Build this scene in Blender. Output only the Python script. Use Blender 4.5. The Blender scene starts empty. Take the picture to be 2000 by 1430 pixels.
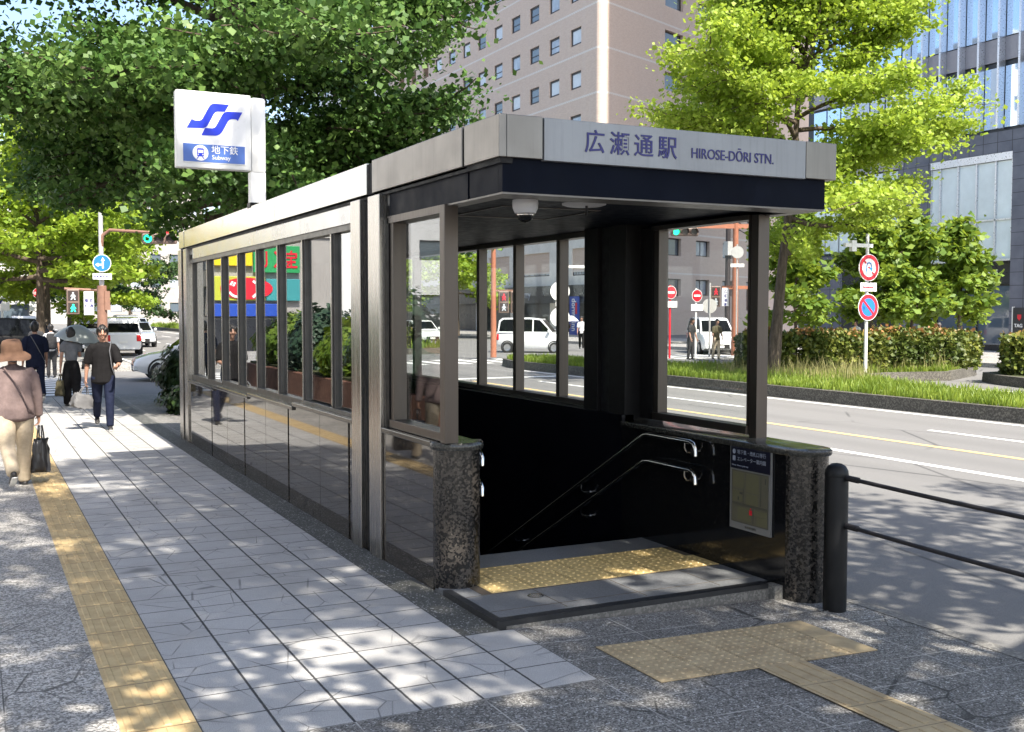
import bpy, bmesh, math, random
import numpy as np
from mathutils import Vector, Matrix
R = math.radians
sc = bpy.context.scene
col = sc.collection
random.seed(7)
rng = np.random.default_rng(11)

# ------------------------------------------------------------------ materials
class NT:
    def __init__(s, name):
        s.m = bpy.data.materials.new(name); s.m.use_nodes = True
        s.t = s.m.node_tree; s.t.nodes.clear()
        s.out = s.n('ShaderNodeOutputMaterial')
        s._tc = None
    def n(s, typ, **kw):
        nd = s.t.nodes.new(typ)
        for k, v in kw.items(): setattr(nd, k, v)
        return nd
    def l(s, a, b): s.t.links.new(a, b)
    def put(s, sock, v):
        if isinstance(v, bpy.types.NodeSocket): s.l(v, sock)
        elif isinstance(v, (tuple, list)) and len(v) == 3 and sock.type == 'RGBA': sock.default_value = (*v, 1)
        else: sock.default_value = v
    def obj(s):
        if s._tc is None: s._tc = s.n('ShaderNodeTexCoord')
        return s._tc.outputs['Object']
    def math(s, op, a, b=0.0, c=None, clamp=False):
        nd = s.n('ShaderNodeMath', operation=op, use_clamp=clamp)
        s.put(nd.inputs[0], a); s.put(nd.inputs[1], b)
        if c is not None: s.put(nd.inputs[2], c)
        return nd.outputs[0]
    def xyz(s, v=None):
        nd = s.n('ShaderNodeSeparateXYZ'); s.l(v or s.obj(), nd.inputs[0]); return nd.outputs
    def scale(s, v, sx, sy, sz):
        nd = s.n('ShaderNodeMapping'); s.l(v or s.obj(), nd.inputs[0]); nd.inputs['Scale'].default_value = (sx, sy, sz); return nd.outputs[0]
    def noise(s, scale, detail=4, rough=.6, v=None, dist=0):
        nd = s.n('ShaderNodeTexNoise'); s.l(v or s.obj(), nd.inputs['Vector'])
        nd.inputs['Scale'].default_value = scale; nd.inputs['Detail'].default_value = detail
        nd.inputs['Roughness'].default_value = rough; nd.inputs['Distortion'].default_value = dist
        return nd.outputs['Fac']
    def voro(s, scale, feature='F1', v=None, out='Distance', rnd=1):
        nd = s.n('ShaderNodeTexVoronoi', feature=feature); s.l(v or s.obj(), nd.inputs['Vector'])
        nd.inputs['Scale'].default_value = scale; nd.inputs['Randomness'].default_value = rnd
        return nd.outputs[out]
    def ramp(s, f, lo, hi, a=0.0, b=1.0):
        nd = s.n('ShaderNodeMapRange'); s.put(nd.inputs[0], f)
        for i, v in enumerate((lo, hi, a, b)): s.put(nd.inputs[1+i], v)
        return nd.outputs[0]
    def mix(s, f, a, b, typ='MIX'):
        nd = s.n('ShaderNodeMix', data_type='RGBA', blend_type=typ)
        s.put(nd.inputs[0], f); s.put(nd.inputs[6], a); s.put(nd.inputs[7], b); return nd.outputs[2]
    def bump(s, h, strength=.3, dist=.01):
        nd = s.n('ShaderNodeBump'); s.put(nd.inputs['Height'], h); nd.inputs['Strength'].default_value = strength
        nd.inputs['Distance'].default_value = dist; return nd.outputs[0]
    def bsdf(s, col, rough=.6, metal=0.0, spec=.5, normal=None, coat=0, emit=None, es=0, aniso=0, sheen=0):
        b = s.n('ShaderNodeBsdfPrincipled')
        s.put(b.inputs['Base Color'], col); s.put(b.inputs['Roughness'], rough); s.put(b.inputs['Metallic'], metal)
        s.put(b.inputs['Specular IOR Level'], spec); b.inputs['Coat Weight'].default_value = coat
        b.inputs['Coat Roughness'].default_value = .05
        if aniso: b.inputs['Anisotropic'].default_value = aniso
        if sheen: b.inputs['Sheen Weight'].default_value = sheen
        if normal is not None: s.l(normal, b.inputs['Normal'])
        if emit is not None: s.put(b.inputs['Emission Color'], emit); b.inputs['Emission Strength'].default_value = es
        s.l(b.outputs[0], s.out.inputs[0]); return s.m

def plain(name, c, rough=.6, metal=0, spec=.5, var=.12, vs=6, bump=0, bs=60, coat=0, streak=0, **kw):
    t = NT(name)
    cc = c
    if var:
        f = t.noise(vs, 5, .65)
        cc = t.mix(t.ramp(f, .3, .7), tuple(x*(1-var) for x in c), tuple(min(1, x*(1+var)) for x in c))
    if streak:
        st = t.noise(1, 5, .7, t.scale(None, 26, 26, 1.1)); cc = t.mix(t.math('MULTIPLY', t.ramp(st, .5, .72), streak), cc, tuple(x*.5 for x in c))
        cc = t.mix(t.math('MULTIPLY', t.ramp(t.noise(2.2, 5, .7), .5, .75), streak), cc, tuple(min(1, x*1.35) for x in c))  # paler blotches: mottled reflected light put into the colour, beside the drip streaks
    nm = t.bump(t.noise(bs, 3), bump, .01) if bump else None
    rg = rough
    if var and 0.02 < rough < .9: rg = t.ramp(t.noise(vs*2.3, 3), .3, .7, rough*.85, min(1, rough*1.15))
    return t.bsdf(cc, rg, metal, spec, nm, coat, **kw)

def glass(name, tint=(.955, .97, .965), f0=.045, power=5.0):
    t = NT(name)
    g = t.n('ShaderNodeNewGeometry')
    d = t.n('ShaderNodeVectorMath', operation='DOT_PRODUCT'); t.l(g.outputs['Incoming'], d.inputs[0]); t.l(g.outputs['Normal'], d.inputs[1])
    c = t.math('ABSOLUTE', d.outputs['Value'])
    f = t.math('MULTIPLY_ADD', t.math('POWER', t.math('SUBTRACT', 1.0, c), power), 1-f0, f0)
    tr = t.n('ShaderNodeBsdfTransparent'); tr.inputs[0].default_value = (*tint, 1)
    gl = t.n('ShaderNodeBsdfGlossy'); gl.inputs['Roughness'].default_value = 0.0; gl.inputs['Color'].default_value = (.95, .97, 1, 1)
    mx = t.n('ShaderNodeMixShader'); t.l(f, mx.inputs[0]); t.l(tr.outputs[0], mx.inputs[1]); t.l(gl.outputs[0], mx.inputs[2])
    t.l(mx.outputs[0], t.out.inputs[0]); return t.m

def leaf_mat(name, c1, c2, trans=.35, tip=None, z0=0, z1=1):
    """leaves: hue varies leaf by leaf; some light passes through"""
    t = NT(name)
    g = t.n('ShaderNodeNewGeometry')
    c = t.mix(g.outputs['Random Per Island'], c1, c2)
    c = t.mix(t.ramp(t.noise(.9, 2), .35, .65), c, tuple(x*.78 for x in c1))
    if tip:
        z = t.xyz()[2]
        f = t.math('ADD', t.ramp(z, z0, z1), t.math('MULTIPLY', t.math('SUBTRACT', t.noise(1.6, 3), .5), 1.6))
        f = t.math('ADD', f, t.math('MULTIPLY', t.math('SUBTRACT', g.outputs['Random Per Island'], .5), .9))
        c = t.mix(t.ramp(f, .55, .95), c, tip)
    p = t.n('ShaderNodeBsdfPrincipled'); t.put(p.inputs['Base Color'], c); p.inputs['Roughness'].default_value = .5
    p.inputs['Specular IOR Level'].default_value = .35
    tl = t.n('ShaderNodeBsdfTranslucent'); t.put(tl.inputs[0], t.mix(.5, c, (.45, .55, .04), 'MIX') if trans > .3 else c)
    mx = t.n('ShaderNodeMixShader'); mx.inputs[0].default_value = trans
    t.l(p.outputs[0], mx.inputs[1]); t.l(tl.outputs[0], mx.inputs[2]); t.l(mx.outputs[0], t.out.inputs[0]); return t.m

def brushed(name, c, rough=.28, vert=True, var=.1):
    t = NT(name)
    v = t.scale(None, 90, 90, 1.2) if vert else t.scale(None, 3, 3, 120)
    n = t.noise(1, 4, .7, v)
    big = t.noise(1.1, 3)
    cc = t.mix(t.ramp(t.math('ADD', t.math('MULTIPLY', n, .6), t.math('MULTIPLY', big, .4)), .3, .7), tuple(x*(1-var) for x in c), tuple(min(1, x*(1+var)) for x in c))
    return t.bsdf(cc, t.ramp(n, .3, .7, rough*.8, rough*1.25), 1.0, .5, t.bump(n, .06, .002))

def granite(name, a, b, c, scale=55, rough=.12, bump=0, mid=.5, coat=0, spec=.5):
    """speckled stone: three mineral tones"""
    t = NT(name)
    v1 = t.voro(scale, out='Color'); sx = t.xyz(v1)
    n = t.noise(scale*2.2, 3)
    f = t.math('ADD', t.math('MULTIPLY', sx[0], .8), t.math('MULTIPLY', t.math('SUBTRACT', n, .5), .9))
    cc = t.mix(t.ramp(f, mid-.12, mid+.12), a, b)
    cc = t.mix(t.ramp(f, .82, .95), cc, c)
    st = t.noise(.8, 5)
    cc = t.mix(t.ramp(st, .35, .7, 0, .35), cc, tuple(x*.55 for x in a))
    return t.bsdf(cc, rough, 0, spec, t.bump(f, bump, .004) if bump else None, coat)

M = {}
def build_materials():
    # --- pale pavers with sawn joints and carved broken lines
    t = NT('pale_paver'); x, y, z = t.xyz()
    def joint(c, off, pitch, w):
        f = t.math('FRACT', t.math('DIVIDE', t.math('SUBTRACT', c, off), pitch))
        d = t.math('MINIMUM', f, t.math('SUBTRACT', 1.0, f))
        return t.math('MULTIPLY', d, pitch)
    wob = t.math('MULTIPLY', t.math('SUBTRACT', t.noise(30, 2), .5), .006)
    d = t.math('ADD', t.math('MINIMUM', joint(x, .896, .33, 0), t.math('ADD', joint(y, 5.057, .33, 0), .0015)), wob)
    jm = t.ramp(d, .005, .0085, 1, 0)
    cr = t.voro(3.3, 'DISTANCE_TO_EDGE', v=t.scale(None, 1, .8, 1))
    mask = t.ramp(t.noise(3.1, 1), .40, .56)
    cm = t.math('MULTIPLY', t.ramp(cr, .006, .014, 1, 0), mask)
    # tone per slab
    fl = t.n('ShaderNodeCombineXYZ')
    t.l(t.math('FLOOR', t.math('DIVIDE', t.math('SUBTRACT', x, .896), .33)), fl.inputs[0])
    t.l(t.math('FLOOR', t.math('DIVIDE', t.math('SUBTRACT', y, 5.057), .33)), fl.inputs[1])
    wn = t.n('ShaderNodeTexWhiteNoise'); t.l(fl.outputs[0], wn.inputs['Vector'])
    sp = t.noise(210, 4, .75); sp2 = t.noise(60, 3, .7)
    c = t.mix(t.ramp(sp, .36, .64), (.20, .20, .205), (.58, .575, .57))
    c = t.mix(t.ramp(sp2, .55, .75), c, (.52, .51, .50))
    c = t.mix(t.math('MULTIPLY', wn.outputs[0], .5), c, (.32, .32, .322))
    c = t.mix(t.ramp(t.noise(1.1, 6, .7), .42, .68, 0, .5), c, (.24, .23, .215))
    gum = t.math('MULTIPLY', t.ramp(t.voro(4.5), .045, .06, 1, 0), t.math('GREATER_THAN', t.xyz(t.voro(4.5, out='Color'))[1], .86)); c = t.mix(t.math('MULTIPLY', gum, .6), c, (.10, .10, .10))
    c = t.mix(t.math('MULTIPLY', cm, .7), c, (.11, .11, .11))
    c = t.mix(jm, c, (.045, .045, .047))
    h = t.math('SUBTRACT', t.math('MULTIPLY', sp, .3), t.math('MAXIMUM', t.math('MULTIPLY', cm, .7), jm))
    M['pale'] = t.bsdf(c, .72, 0, .35, t.bump(h, .5, .006))
    # --- dark speckled paving
    def dark(name, lo, hi, pitch, offx, offy, jcol, jw, fine=120):
        t = NT(name); x, y, z = t.xyz()
        fx = t.math('FRACT', t.math('DIVIDE', t.math('SUBTRACT', x, offx), pitch[0])); fy = t.math('FRACT', t.math('DIVIDE', t.math('SUBTRACT', y, offy), pitch[1]))
        dx = t.math('MULTIPLY', t.math('MINIMUM', fx, t.math('SUBTRACT', 1.0, fx)), pitch[0]); dy = t.math('MULTIPLY', t.math('MINIMUM', fy, t.math('SUBTRACT', 1.0, fy)), pitch[1])
        jm = t.ramp(t.math('MINIMUM', dx, dy), jw*.6, jw, 1, 0)
        s1 = t.noise(fine*1.2, 5, .8); s2 = t.voro(fine, out='Color'); s2x = t.xyz(s2)[0]
        c = t.mix(t.ramp(t.math('ADD', t.math('MULTIPLY', s1, .7), t.math('MULTIPLY', s2x, .3)), .40, .68), lo, hi)
        c = t.mix(t.ramp(s2x, .93, .96), c, (.5, .5, .5))
        c = t.mix(t.ramp(t.noise(.9, 5, .65), .4, .7, 0, .45), c, tuple(v*.7 for v in lo))
        cr = t.voro(2.3, 'DISTANCE_TO_EDGE')
        cm = t.math('MULTIPLY', t.ramp(cr, .006, .016, 1, 0), t.ramp(t.noise(1.3, 1), .5, .62))
        c = t.mix(t.math('MULTIPLY', cm, .8), c, tuple(v*.4 for v in lo))
        jn = t.math('MULTIPLY', jm, t.ramp(t.noise(3, 2), .35, .6, .15, 1))
        c = t.mix(jn, c, jcol)
        h = t.math('SUBTRACT', s1, t.math('ADD', jm, cm))
        return t.bsdf(c, .68, 0, .4, t.bump(h, .45, .005))
    M['dark'] = dark('dark_paver', (.060, .058, .055), (.36, .35, .335), (.66, .33), 2.876, 5.387, (.42, .41, .39), .005)
    M['border'] = dark('dark_border', (.05, .052, .048), (.13, .13, .12), (.9, .6), 2.3, 5.1, (.03, .03, .03), .003)
    M['side'] = dark('grey_paver', (.12, .117, .112), (.66, .635, .60), (1.6, 1.2), .1, 4.9, (.06, .06, .06), .004, 85)
    # --- asphalt
    t = NT('asphalt')
    s1 = t.noise(120, 5, .8); s2 = t.noise(.35, 5, .6); s3 = t.noise(.06, 2, v=t.scale(None, 12, 1, 1))
    c = t.mix(t.ramp(s1, .35, .7), (.11, .11, .112), (.26, .255, .247))
    tw = t.math('SINE', t.math('MULTIPLY', t.xyz()[0], 3.6)); c = t.mix(t.math('MULTIPLY', t.ramp(t.math('ADD', tw, s3), .6, 1.6, 0, .32), 1.0), c, (.10, .10, .10))
    pt_ = t.noise(.16, 2, .5, t.scale(None, 1, .35, 1)); c = t.mix(t.ramp(pt_, .56, .58, 0, .35), c, (.13, .13, .132))
    c = t.mix(t.ramp(s2, .35, .7, 0, .5), c, (.165, .162, .158))
    cr = t.voro(.35, 'DISTANCE_TO_EDGE', v=t.scale(None, 1, .6, 1))
    c = t.mix(t.math('MULTIPLY', t.ramp(cr, .004, .010, .55, 0), t.ramp(t.noise(.5, 2), .45, .6)), c, (.03, .03, .032))
    M['asphalt'] = t.bsdf(c, .85, 0, .3, t.bump(s1, .5, .006))
    t = NT('road_paint')
    n = t.noise(22, 6, .8)
    M['paint_w'] = t.bsdf(t.mix(t.ramp(n, .33, .45), (.16, .16, .165), (.74, .74, .72)), .7)
    t = NT('road_paint_yellow'); n = t.noise(22, 6, .8)
    M['paint_y'] = t.bsdf(t.mix(t.ramp(n, .3, .42), (.17, .16, .14), (.60, .44, .20)), .7)
    # --- tactile yellow
    t = NT('tactile_yellow'); x, y, z = t.xyz()
    fy = t.math('FRACT', t.math('DIVIDE', t.math('SUBTRACT', y, 5.057), .33)); dy = t.math('MINIMUM', fy, t.math('SUBTRACT', 1.0, fy))
    n = t.noise(9, 6, .7); n2 = t.noise(180, 3)
    c = t.mix(t.ramp(n, .35, .68), (.40, .29, .145), (.53, .41, .22)); c = t.mix(t.ramp(n2, .55, .75, 0, .4), c, (.31, .225, .115))
    c = t.mix(t.ramp(t.noise(1.3, 5, .7), .45, .7, 0, .5), c, (.33, .23, .12))
    c = t.mix(t.ramp(dy, .009, .016, 1, 0), c, (.12, .08, .04))
    M['tact'] = t.bsdf(c, .6, 0, .4, t.bump(n2, .25, .003))
    t = NT('tactile_tile_worn'); n = t.noise(7, 6, .7); n2 = t.noise(160, 3)
    c = t.mix(t.ramp(n, .35, .68), (.31, .24, .145), (.44, .355, .22)); c = t.mix(t.ramp(n2, .55, .75, 0, .5), c, (.30, .22, .12))
    M['tact2'] = t.bsdf(c, .6, 0, .4, t.bump(n2, .25, .003))
    M['tact_in'] = plain('tactile_tile_cream', (.62, .46, .20), .5, var=.14, vs=9)
    M['dome'] = plain('tactile_dome_gold', (.68, .50, .22), .35, var=.1)
    M['joint'] = plain('tile_joint', (.09, .07, .05), .9)
    # --- entrance
    M['steel'] = brushed('brushed_steel', (.42, .40, .375), .26)
    M['steel_l'] = plain('satin_steel_panel', (.21, .197, .183), .34, .85, var=.08, vs=1.3, streak=.28)  # front copy of the fascia steel, darker: dim tree reflections put into the colour
    M['steel_w'] = plain('bright_sheen_panel', (.50, .49, .475), .2, .9, var=.05, vs=1.5, streak=.2)  # same steel, lighter: bright sky and wall reflections put into the colour
    M['signpanel'] = plain('sign_panel_grey', (.255, .265, .285), .35, .35, var=.06, vs=1.2, streak=.3)
    M['bronze'] = brushed('bronze_aluminium', (.105, .092, .083), .38)
    M['mull'] = plain('dark_mullion_metal', (.10, .095, .09), .38, .5, var=.12)
    M['bronze_d'] = plain('dark_bronze_frame', (.014, .0135, .014), .45, .3, .2, var=.15)
    M['bandgrey'] = plain('grey_fascia_band', (.46, .46, .47), .25, .9, var=.06, vs=1.2)
    M['navy'] = plain('dark_navy_fascia', (.003, .005, .012), .5, .0, .06, var=.2, vs=2)
    M['ceil'] = plain('dark_ceiling', (.007, .009, .015), .55, .0, .08, var=.15)
    M['soffit'] = plain('soffit_trim', (.16, .15, .14), .42, .6, var=.08)
    M['blackgap'] = plain('black_joint', (.006, .006, .007), .7)
    M['gran'] = granite('polished_brown_granite', (.024, .020, .017), (.075, .062, .05), (.19, .16, .13), 60, .035, spec=1.0)
    M['granr'] = granite('rough_pier_granite', (.008, .0078, .0075), (.062, .054, .047), (.16, .145, .125), 66, .22, .1, mid=.46)
    M['granb'] = granite('polished_black_granite', (.005, .0055, .007), (.016, .015, .014), (.06, .054, .045), 80, .09)
    M['stone_cap'] = granite('dark_coping_stone', (.03, .03, .028), (.065, .065, .058), (.12, .12, .11), 90, .16)
    M['floor'] = granite('grey_entrance_floor', (.15, .155, .165), (.21, .22, .23), (.28, .28, .29), 160, .42, mid=.5)
    M['wallin'] = plain('dark_tile_wall', (.006, .006, .009), .18, var=.3, vs=3)
    M['rubber'] = plain('black_rubber_edge', (.018, .019, .021), .45, var=.2, vs=20)
    M['chrome'] = plain('polished_rail', (.75, .74, .72), .12, 1, var=.04)
    M['glass'] = glass('window_glass')
    M['glass_s'] = glass('side_window_glass', (.55, .58, .58), .14, 3.6)
    M['white'] = plain('white_enamel', (.80, .80, .78), .35, var=.03)
    M['white_s'] = plain('white_sign_face', (.86, .86, .86), .3, var=.02)
    M['camgrey'] = plain('camera_grey_shell', (.42, .42, .44), .4, var=.03)
    M['signblue'] = plain('sign_blue', (.012, .035, .55), .35, var=.04)
    M['signblue2'] = plain('sign_band_blue', (.07, .15, .46), .35, var=.04)
    M['mapnavy'] = plain('map_header_navy', (.004, .005, .016), .4, var=0)
    M['navytext'] = plain('navy_lettering', (.02, .02, .16), .4, var=.0)
    M['bollard'] = plain('black_powder_coat', (.006, .0065, .0075), .45, .0, .25, var=.2, vs=8)
    M['rope'] = plain('black_chain_rope', (.015, .013, .015), .6, var=.2, bump=.5, bs=220)
    M['kerb'] = granite('kerb_concrete', (.14, .135, .125), (.24, .23, .21), (.32, .31, .29), 70, .85, .3)
    M['kerb_d'] = granite('kerb_weathered', (.07, .065, .055), (.16, .15, .125), (.25, .24, .21), 40, .9, .4)
    M['soil'] = plain('median_soil', (.05, .06, .02), .95, var=.4, vs=3, bump=.6, bs=30)
    # --- plants
    M['ginkgo'] = leaf_mat('ginkgo_leaf_green', (.06, .14, .025), (.19, .30, .07), .3)
    M['ginkgo_y'] = leaf_mat('ginkgo_leaf_yellow', (.29, .42, .045), (.50, .60, .12), .5)
    M['ginkgo_m'] = leaf_mat('ginkgo_leaf_fresh', (.19, .31, .025), (.36, .46, .06), .4)
    M['small'] = leaf_mat('street_tree_leaf', (.11, .20, .028), (.30, .39, .06), .35)
    M['far'] = leaf_mat('far_tree_leaf', (.03, .075, .018), (.08, .14, .035), .25)
    M['hedge'] = leaf_mat('hedge_leaf', (.07, .11, .02), (.27, .28, .05), .25, (.42, .20, .08), .88, 1.6)
    M['shrub'] = leaf_mat('shrub_leaf', (.02, .045, .012), (.05, .09, .022), .2)
    M['shrub_b'] = leaf_mat('conifer_shrub_leaf', (.035, .075, .045), (.08, .13, .08), .2)
    M['grass'] = leaf_mat('grass_blade', (.15, .235, .03), (.36, .44, .085), .4)
    M['straw'] = leaf_mat('grass_seed_stalk', (.25, .24, .09), (.42, .38, .16), .3)
    t = NT('tree_bark'); n = t.noise(1, 6, .75, t.scale(None, 14, 14, 3))
    M['bark'] = t.bsdf(t.mix(t.ramp(n, .3, .7), (.035, .028, .022), (.16, .125, .095)), .95, 0, .2, t.bump(n, .8, .03))
    t = NT('pale_bark'); n = t.noise(1, 6, .75, t.scale(None, 14, 14, 3))
    M['bark_p'] = t.bsdf(t.mix(t.ramp(n, .3, .7), (.09, .075, .06), (.30, .25, .20)), .95, 0, .2, t.bump(n, .8, .03))
    # --- buildings
    t = NT('hotel_tile'); g = t.n('ShaderNodeNewGeometry')
    x, y, z = t.xyz()
    bt = t.n('ShaderNodeTexBrick'); vv = t.n('ShaderNodeCombineXYZ'); t.l(t.math('ADD', x, y), vv.inputs[0]); t.l(z, vv.inputs[1]); t.l(vv.outputs[0], bt.inputs['Vector'])
    bt.inputs['Scale'].default_value = 4.2; bt.inputs['Mortar Size'].default_value = .012; bt.inputs['Color1'].default_value = (.67, .525, .425, 1); bt.inputs['Color2'].default_value = (.60, .455, .365, 1); bt.inputs['Mortar'].default_value = (.52, .47, .43, 1)
    bt.inputs['Brick Width'].default_value = .95; bt.inputs['Row Height'].default_value = .28
    c = t.mix(t.ramp(t.noise(.35, 5), .35, .7, 0, .3), bt.outputs[0], (.62, .50, .43))
    streak = t.noise(1, 4, .7, t.scale(None, 1.3, 1.3, .12))
    c = t.mix(t.ramp(streak, .55, .75, 0, .3), c, (.66, .57, .51))
    fl = t.math('FRACT', t.math('DIVIDE', t.math('SUBTRACT', z, 18.98), 3.46)); band = t.math('MULTIPLY', t.math('GREATER_THAN', fl, .955), t.math('GREATER_THAN', z, 5.0))
    ck = t.n('ShaderNodeTexChecker'); t.l(vv.outputs[0], ck.inputs[0]); ck.inputs['Scale'].default_value = 6.5
    c = t.mix(t.math('MULTIPLY', band, t.ramp(ck.outputs['Fac'], 0, 1, .45, .95)), c, (.72, .68, .64))
    M['hotel'] = t.bsdf(c, .75, 0, .3)
    M['hotel_base'] = plain('pale_stone_base', (.74, .71, .66), .7, var=.1, vs=.8)
    M['dkframe'] = plain('dark_window_frame', (.05, .04, .04), .45, .3)
    M['curtain'] = plain('window_curtain', (.42, .46, .50), .8, var=.25, vs=2)
    t = NT('building_glass'); M['bglass'] = t.bsdf((.10, .13, .16), .04, 0, 1.0)
    t = NT('tower_glass'); M['tglass'] = t.bsdf(t.mix(t.ramp(t.noise(.08, 3), .4, .6), (.52, .66, .84), (.60, .73, .90)), .03, .8, .8)
    M['tglass_p'] = plain('pale_backed_glass', (.66, .74, .75), .2, .1, var=.12, vs=.6)
    M['spandrel'] = plain('spandrel_panel', (.34, .32, .34), .35, .2, var=.06)
    M['fin'] = plain('aluminium_fin', (.66, .68, .72), .3, .7, var=.04)
    M['tdark'] = plain('tower_dark_frame', (.05, .055, .065), .4, .3)
    t = NT('slate_panel'); x, y, z = t.xyz()
    fx = t.math('FRACT', t.math('DIVIDE', y, .82)); fz = t.math('FRACT', t.math('DIVIDE', z, .62)); d = t.math('MINIMUM', t.math('MINIMUM', fx, t.math('SUBTRACT', 1.0, fx)), t.math('MINIMUM', fz, t.math('SUBTRACT', 1.0, fz)))
    c = t.mix(t.ramp(t.noise(1.5, 4), .3, .7), (.10, .105, .13), (.145, .15, .18)); M['slate'] = t.bsdf(t.mix(t.ramp(d, .012, .03, 1, 0), c, (.03, .03, .035)), .5)
    M['shopdark'] = plain('dark_shopfront', (.02, .022, .028), .3, var=.3, vs=1)
    M['concrete'] = plain('plain_concrete', (.42, .41, .39), .85, var=.15, vs=1.2)
    M['greywall'] = plain('grey_render_wall', (.36, .34, .32), .8, var=.12, vs=.6)
    M['whitewall'] = plain('white_building_wall', (.78, .78, .77), .7, var=.05, vs=.4)
    M['brickred'] = plain('red_brick_planter', (.17, .08, .055), .8, var=.3, vs=12)
    for n, c in dict(yellow=(.75, .55, .02), green=(.03, .30, .10), red=(.62, .02, .04), blue=(.02, .07, .40), teal=(.05, .28, .30), orange=(.8, .25, .03), olive=(.45, .48, .05)).items():
        M['c_'+n] = plain('sign_'+n, c, .4, var=.04)
    # --- signals, poles
    M['polebr'] = plain('brown_painted_pole', (.22, .12, .085), .5, var=.15)
    M['polebr2'] = plain('red_brown_signal_pole', (.36, .14, .08), .5, var=.12)
    M['polegr'] = plain('grey_steel_pole', (.50, .49, .48), .45, .3, var=.1)
    M['polew'] = plain('white_steel_pole', (.74, .73, .70), .45, var=.06)
    M['sigbody'] = plain('signal_housing', (.16, .11, .09), .5, var=.1)
    M['lens_off'] = plain('dark_signal_lens', (.05, .04, .04), .2, var=0)
    t = NT('green_signal_lamp'); M['lens_g'] = t.bsdf((.02, .5, .3), .3, emit=(.02, .80, .36), es=1.3)
    M['signred'] = plain('sign_red', (.62, .015, .03), .4, var=.04)
    M['signcyan'] = plain('sign_light_blue', (.015, .17, .55), .4, var=.04)
    M['poster'] = plain('map_paper', (.11, .105, .075), .35, var=.06)
    M['poster_w'] = plain('poster_frame_paper', (.19, .19, .185), .35, var=.04)
    M['poster_y'] = plain('map_block_yellow', (.125, .12, .07), .35, var=.05)
    M['poster_d'] = plain('map_ink', (.06, .06, .05), .5, var=0)
    M['paleblue'] = plain('pale_lettering', (.26, .29, .36), .5, var=0)
    # --- people and vehicles
    M['skin'] = plain('skin', (.36, .20, .14), .5, var=.08, vs=14)
    M['hair'] = plain('black_hair', (.012, .010, .010), .45, var=.3, vs=40, bump=.5, bs=120)
    def cloth(n, c, rough=.85): M[n] = plain(n+'_cloth', c, rough, 0, .12, var=.2, vs=9, bump=.55, bs=16)
    cloth('c_black', (.012, .0115, .0125)); cloth('c_navy', (.012, .016, .036)); cloth('c_taupe', (.185, .138, .132)); cloth('c_cream', (.50, .42, .31)); cloth('c_white', (.62, .62, .64))
    cloth('c_grey', (.15, .155, .17)); cloth('c_dgrey', (.04, .04, .043)); cloth('c_brownhat', (.185, .108, .072)); cloth('c_khaki', (.09, .08, .05))
    M['shoe'] = plain('dark_shoe', (.03, .028, .028), .5); M['sole'] = plain('white_sole', (.7, .7, .68), .6)
    M['bagblk'] = plain('black_leather_bag', (.02, .02, .022), .32, var=.2, bump=.4, bs=14)
    M['baggrey'] = plain('silver_grey_bag', (.115, .115, .12), .6, var=.1)
    M['umb'] = plain('grey_umbrella_cloth', (.30, .33, .325), .35, var=.06)
    M['carblk'] = plain('black_car_paint', (.005, .0055, .0065), .2, .0, .10, var=0, coat=.03)
    M['carwht'] = plain('white_car_paint', (.74, .75, .76), .22, 0, var=0, coat=1)
    M['carslv'] = plain('silver_car_paint', (.46, .49, .53), .25, .4, var=0, coat=1)
    M['carglass'] = plain('car_window_glass', (.005, .006, .007), .05, 0, .16, var=0)
    M['tyre'] = plain('tyre_rubber', (.02, .02, .02), .8, var=.2); M['rim'] = plain('alloy_rim', (.55, .56, .57), .3, .9, var=.05)
    M['lampw'] = plain('headlamp_clear', (.7, .72, .74), .1, .3, var=0); M['lampr'] = plain('tail_lamp_red', (.55, .01, .015), .2, var=0)
    M['plate'] = plain('number_plate_white', (.75, .75, .72), .5, var=0)
build_materials()

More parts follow.
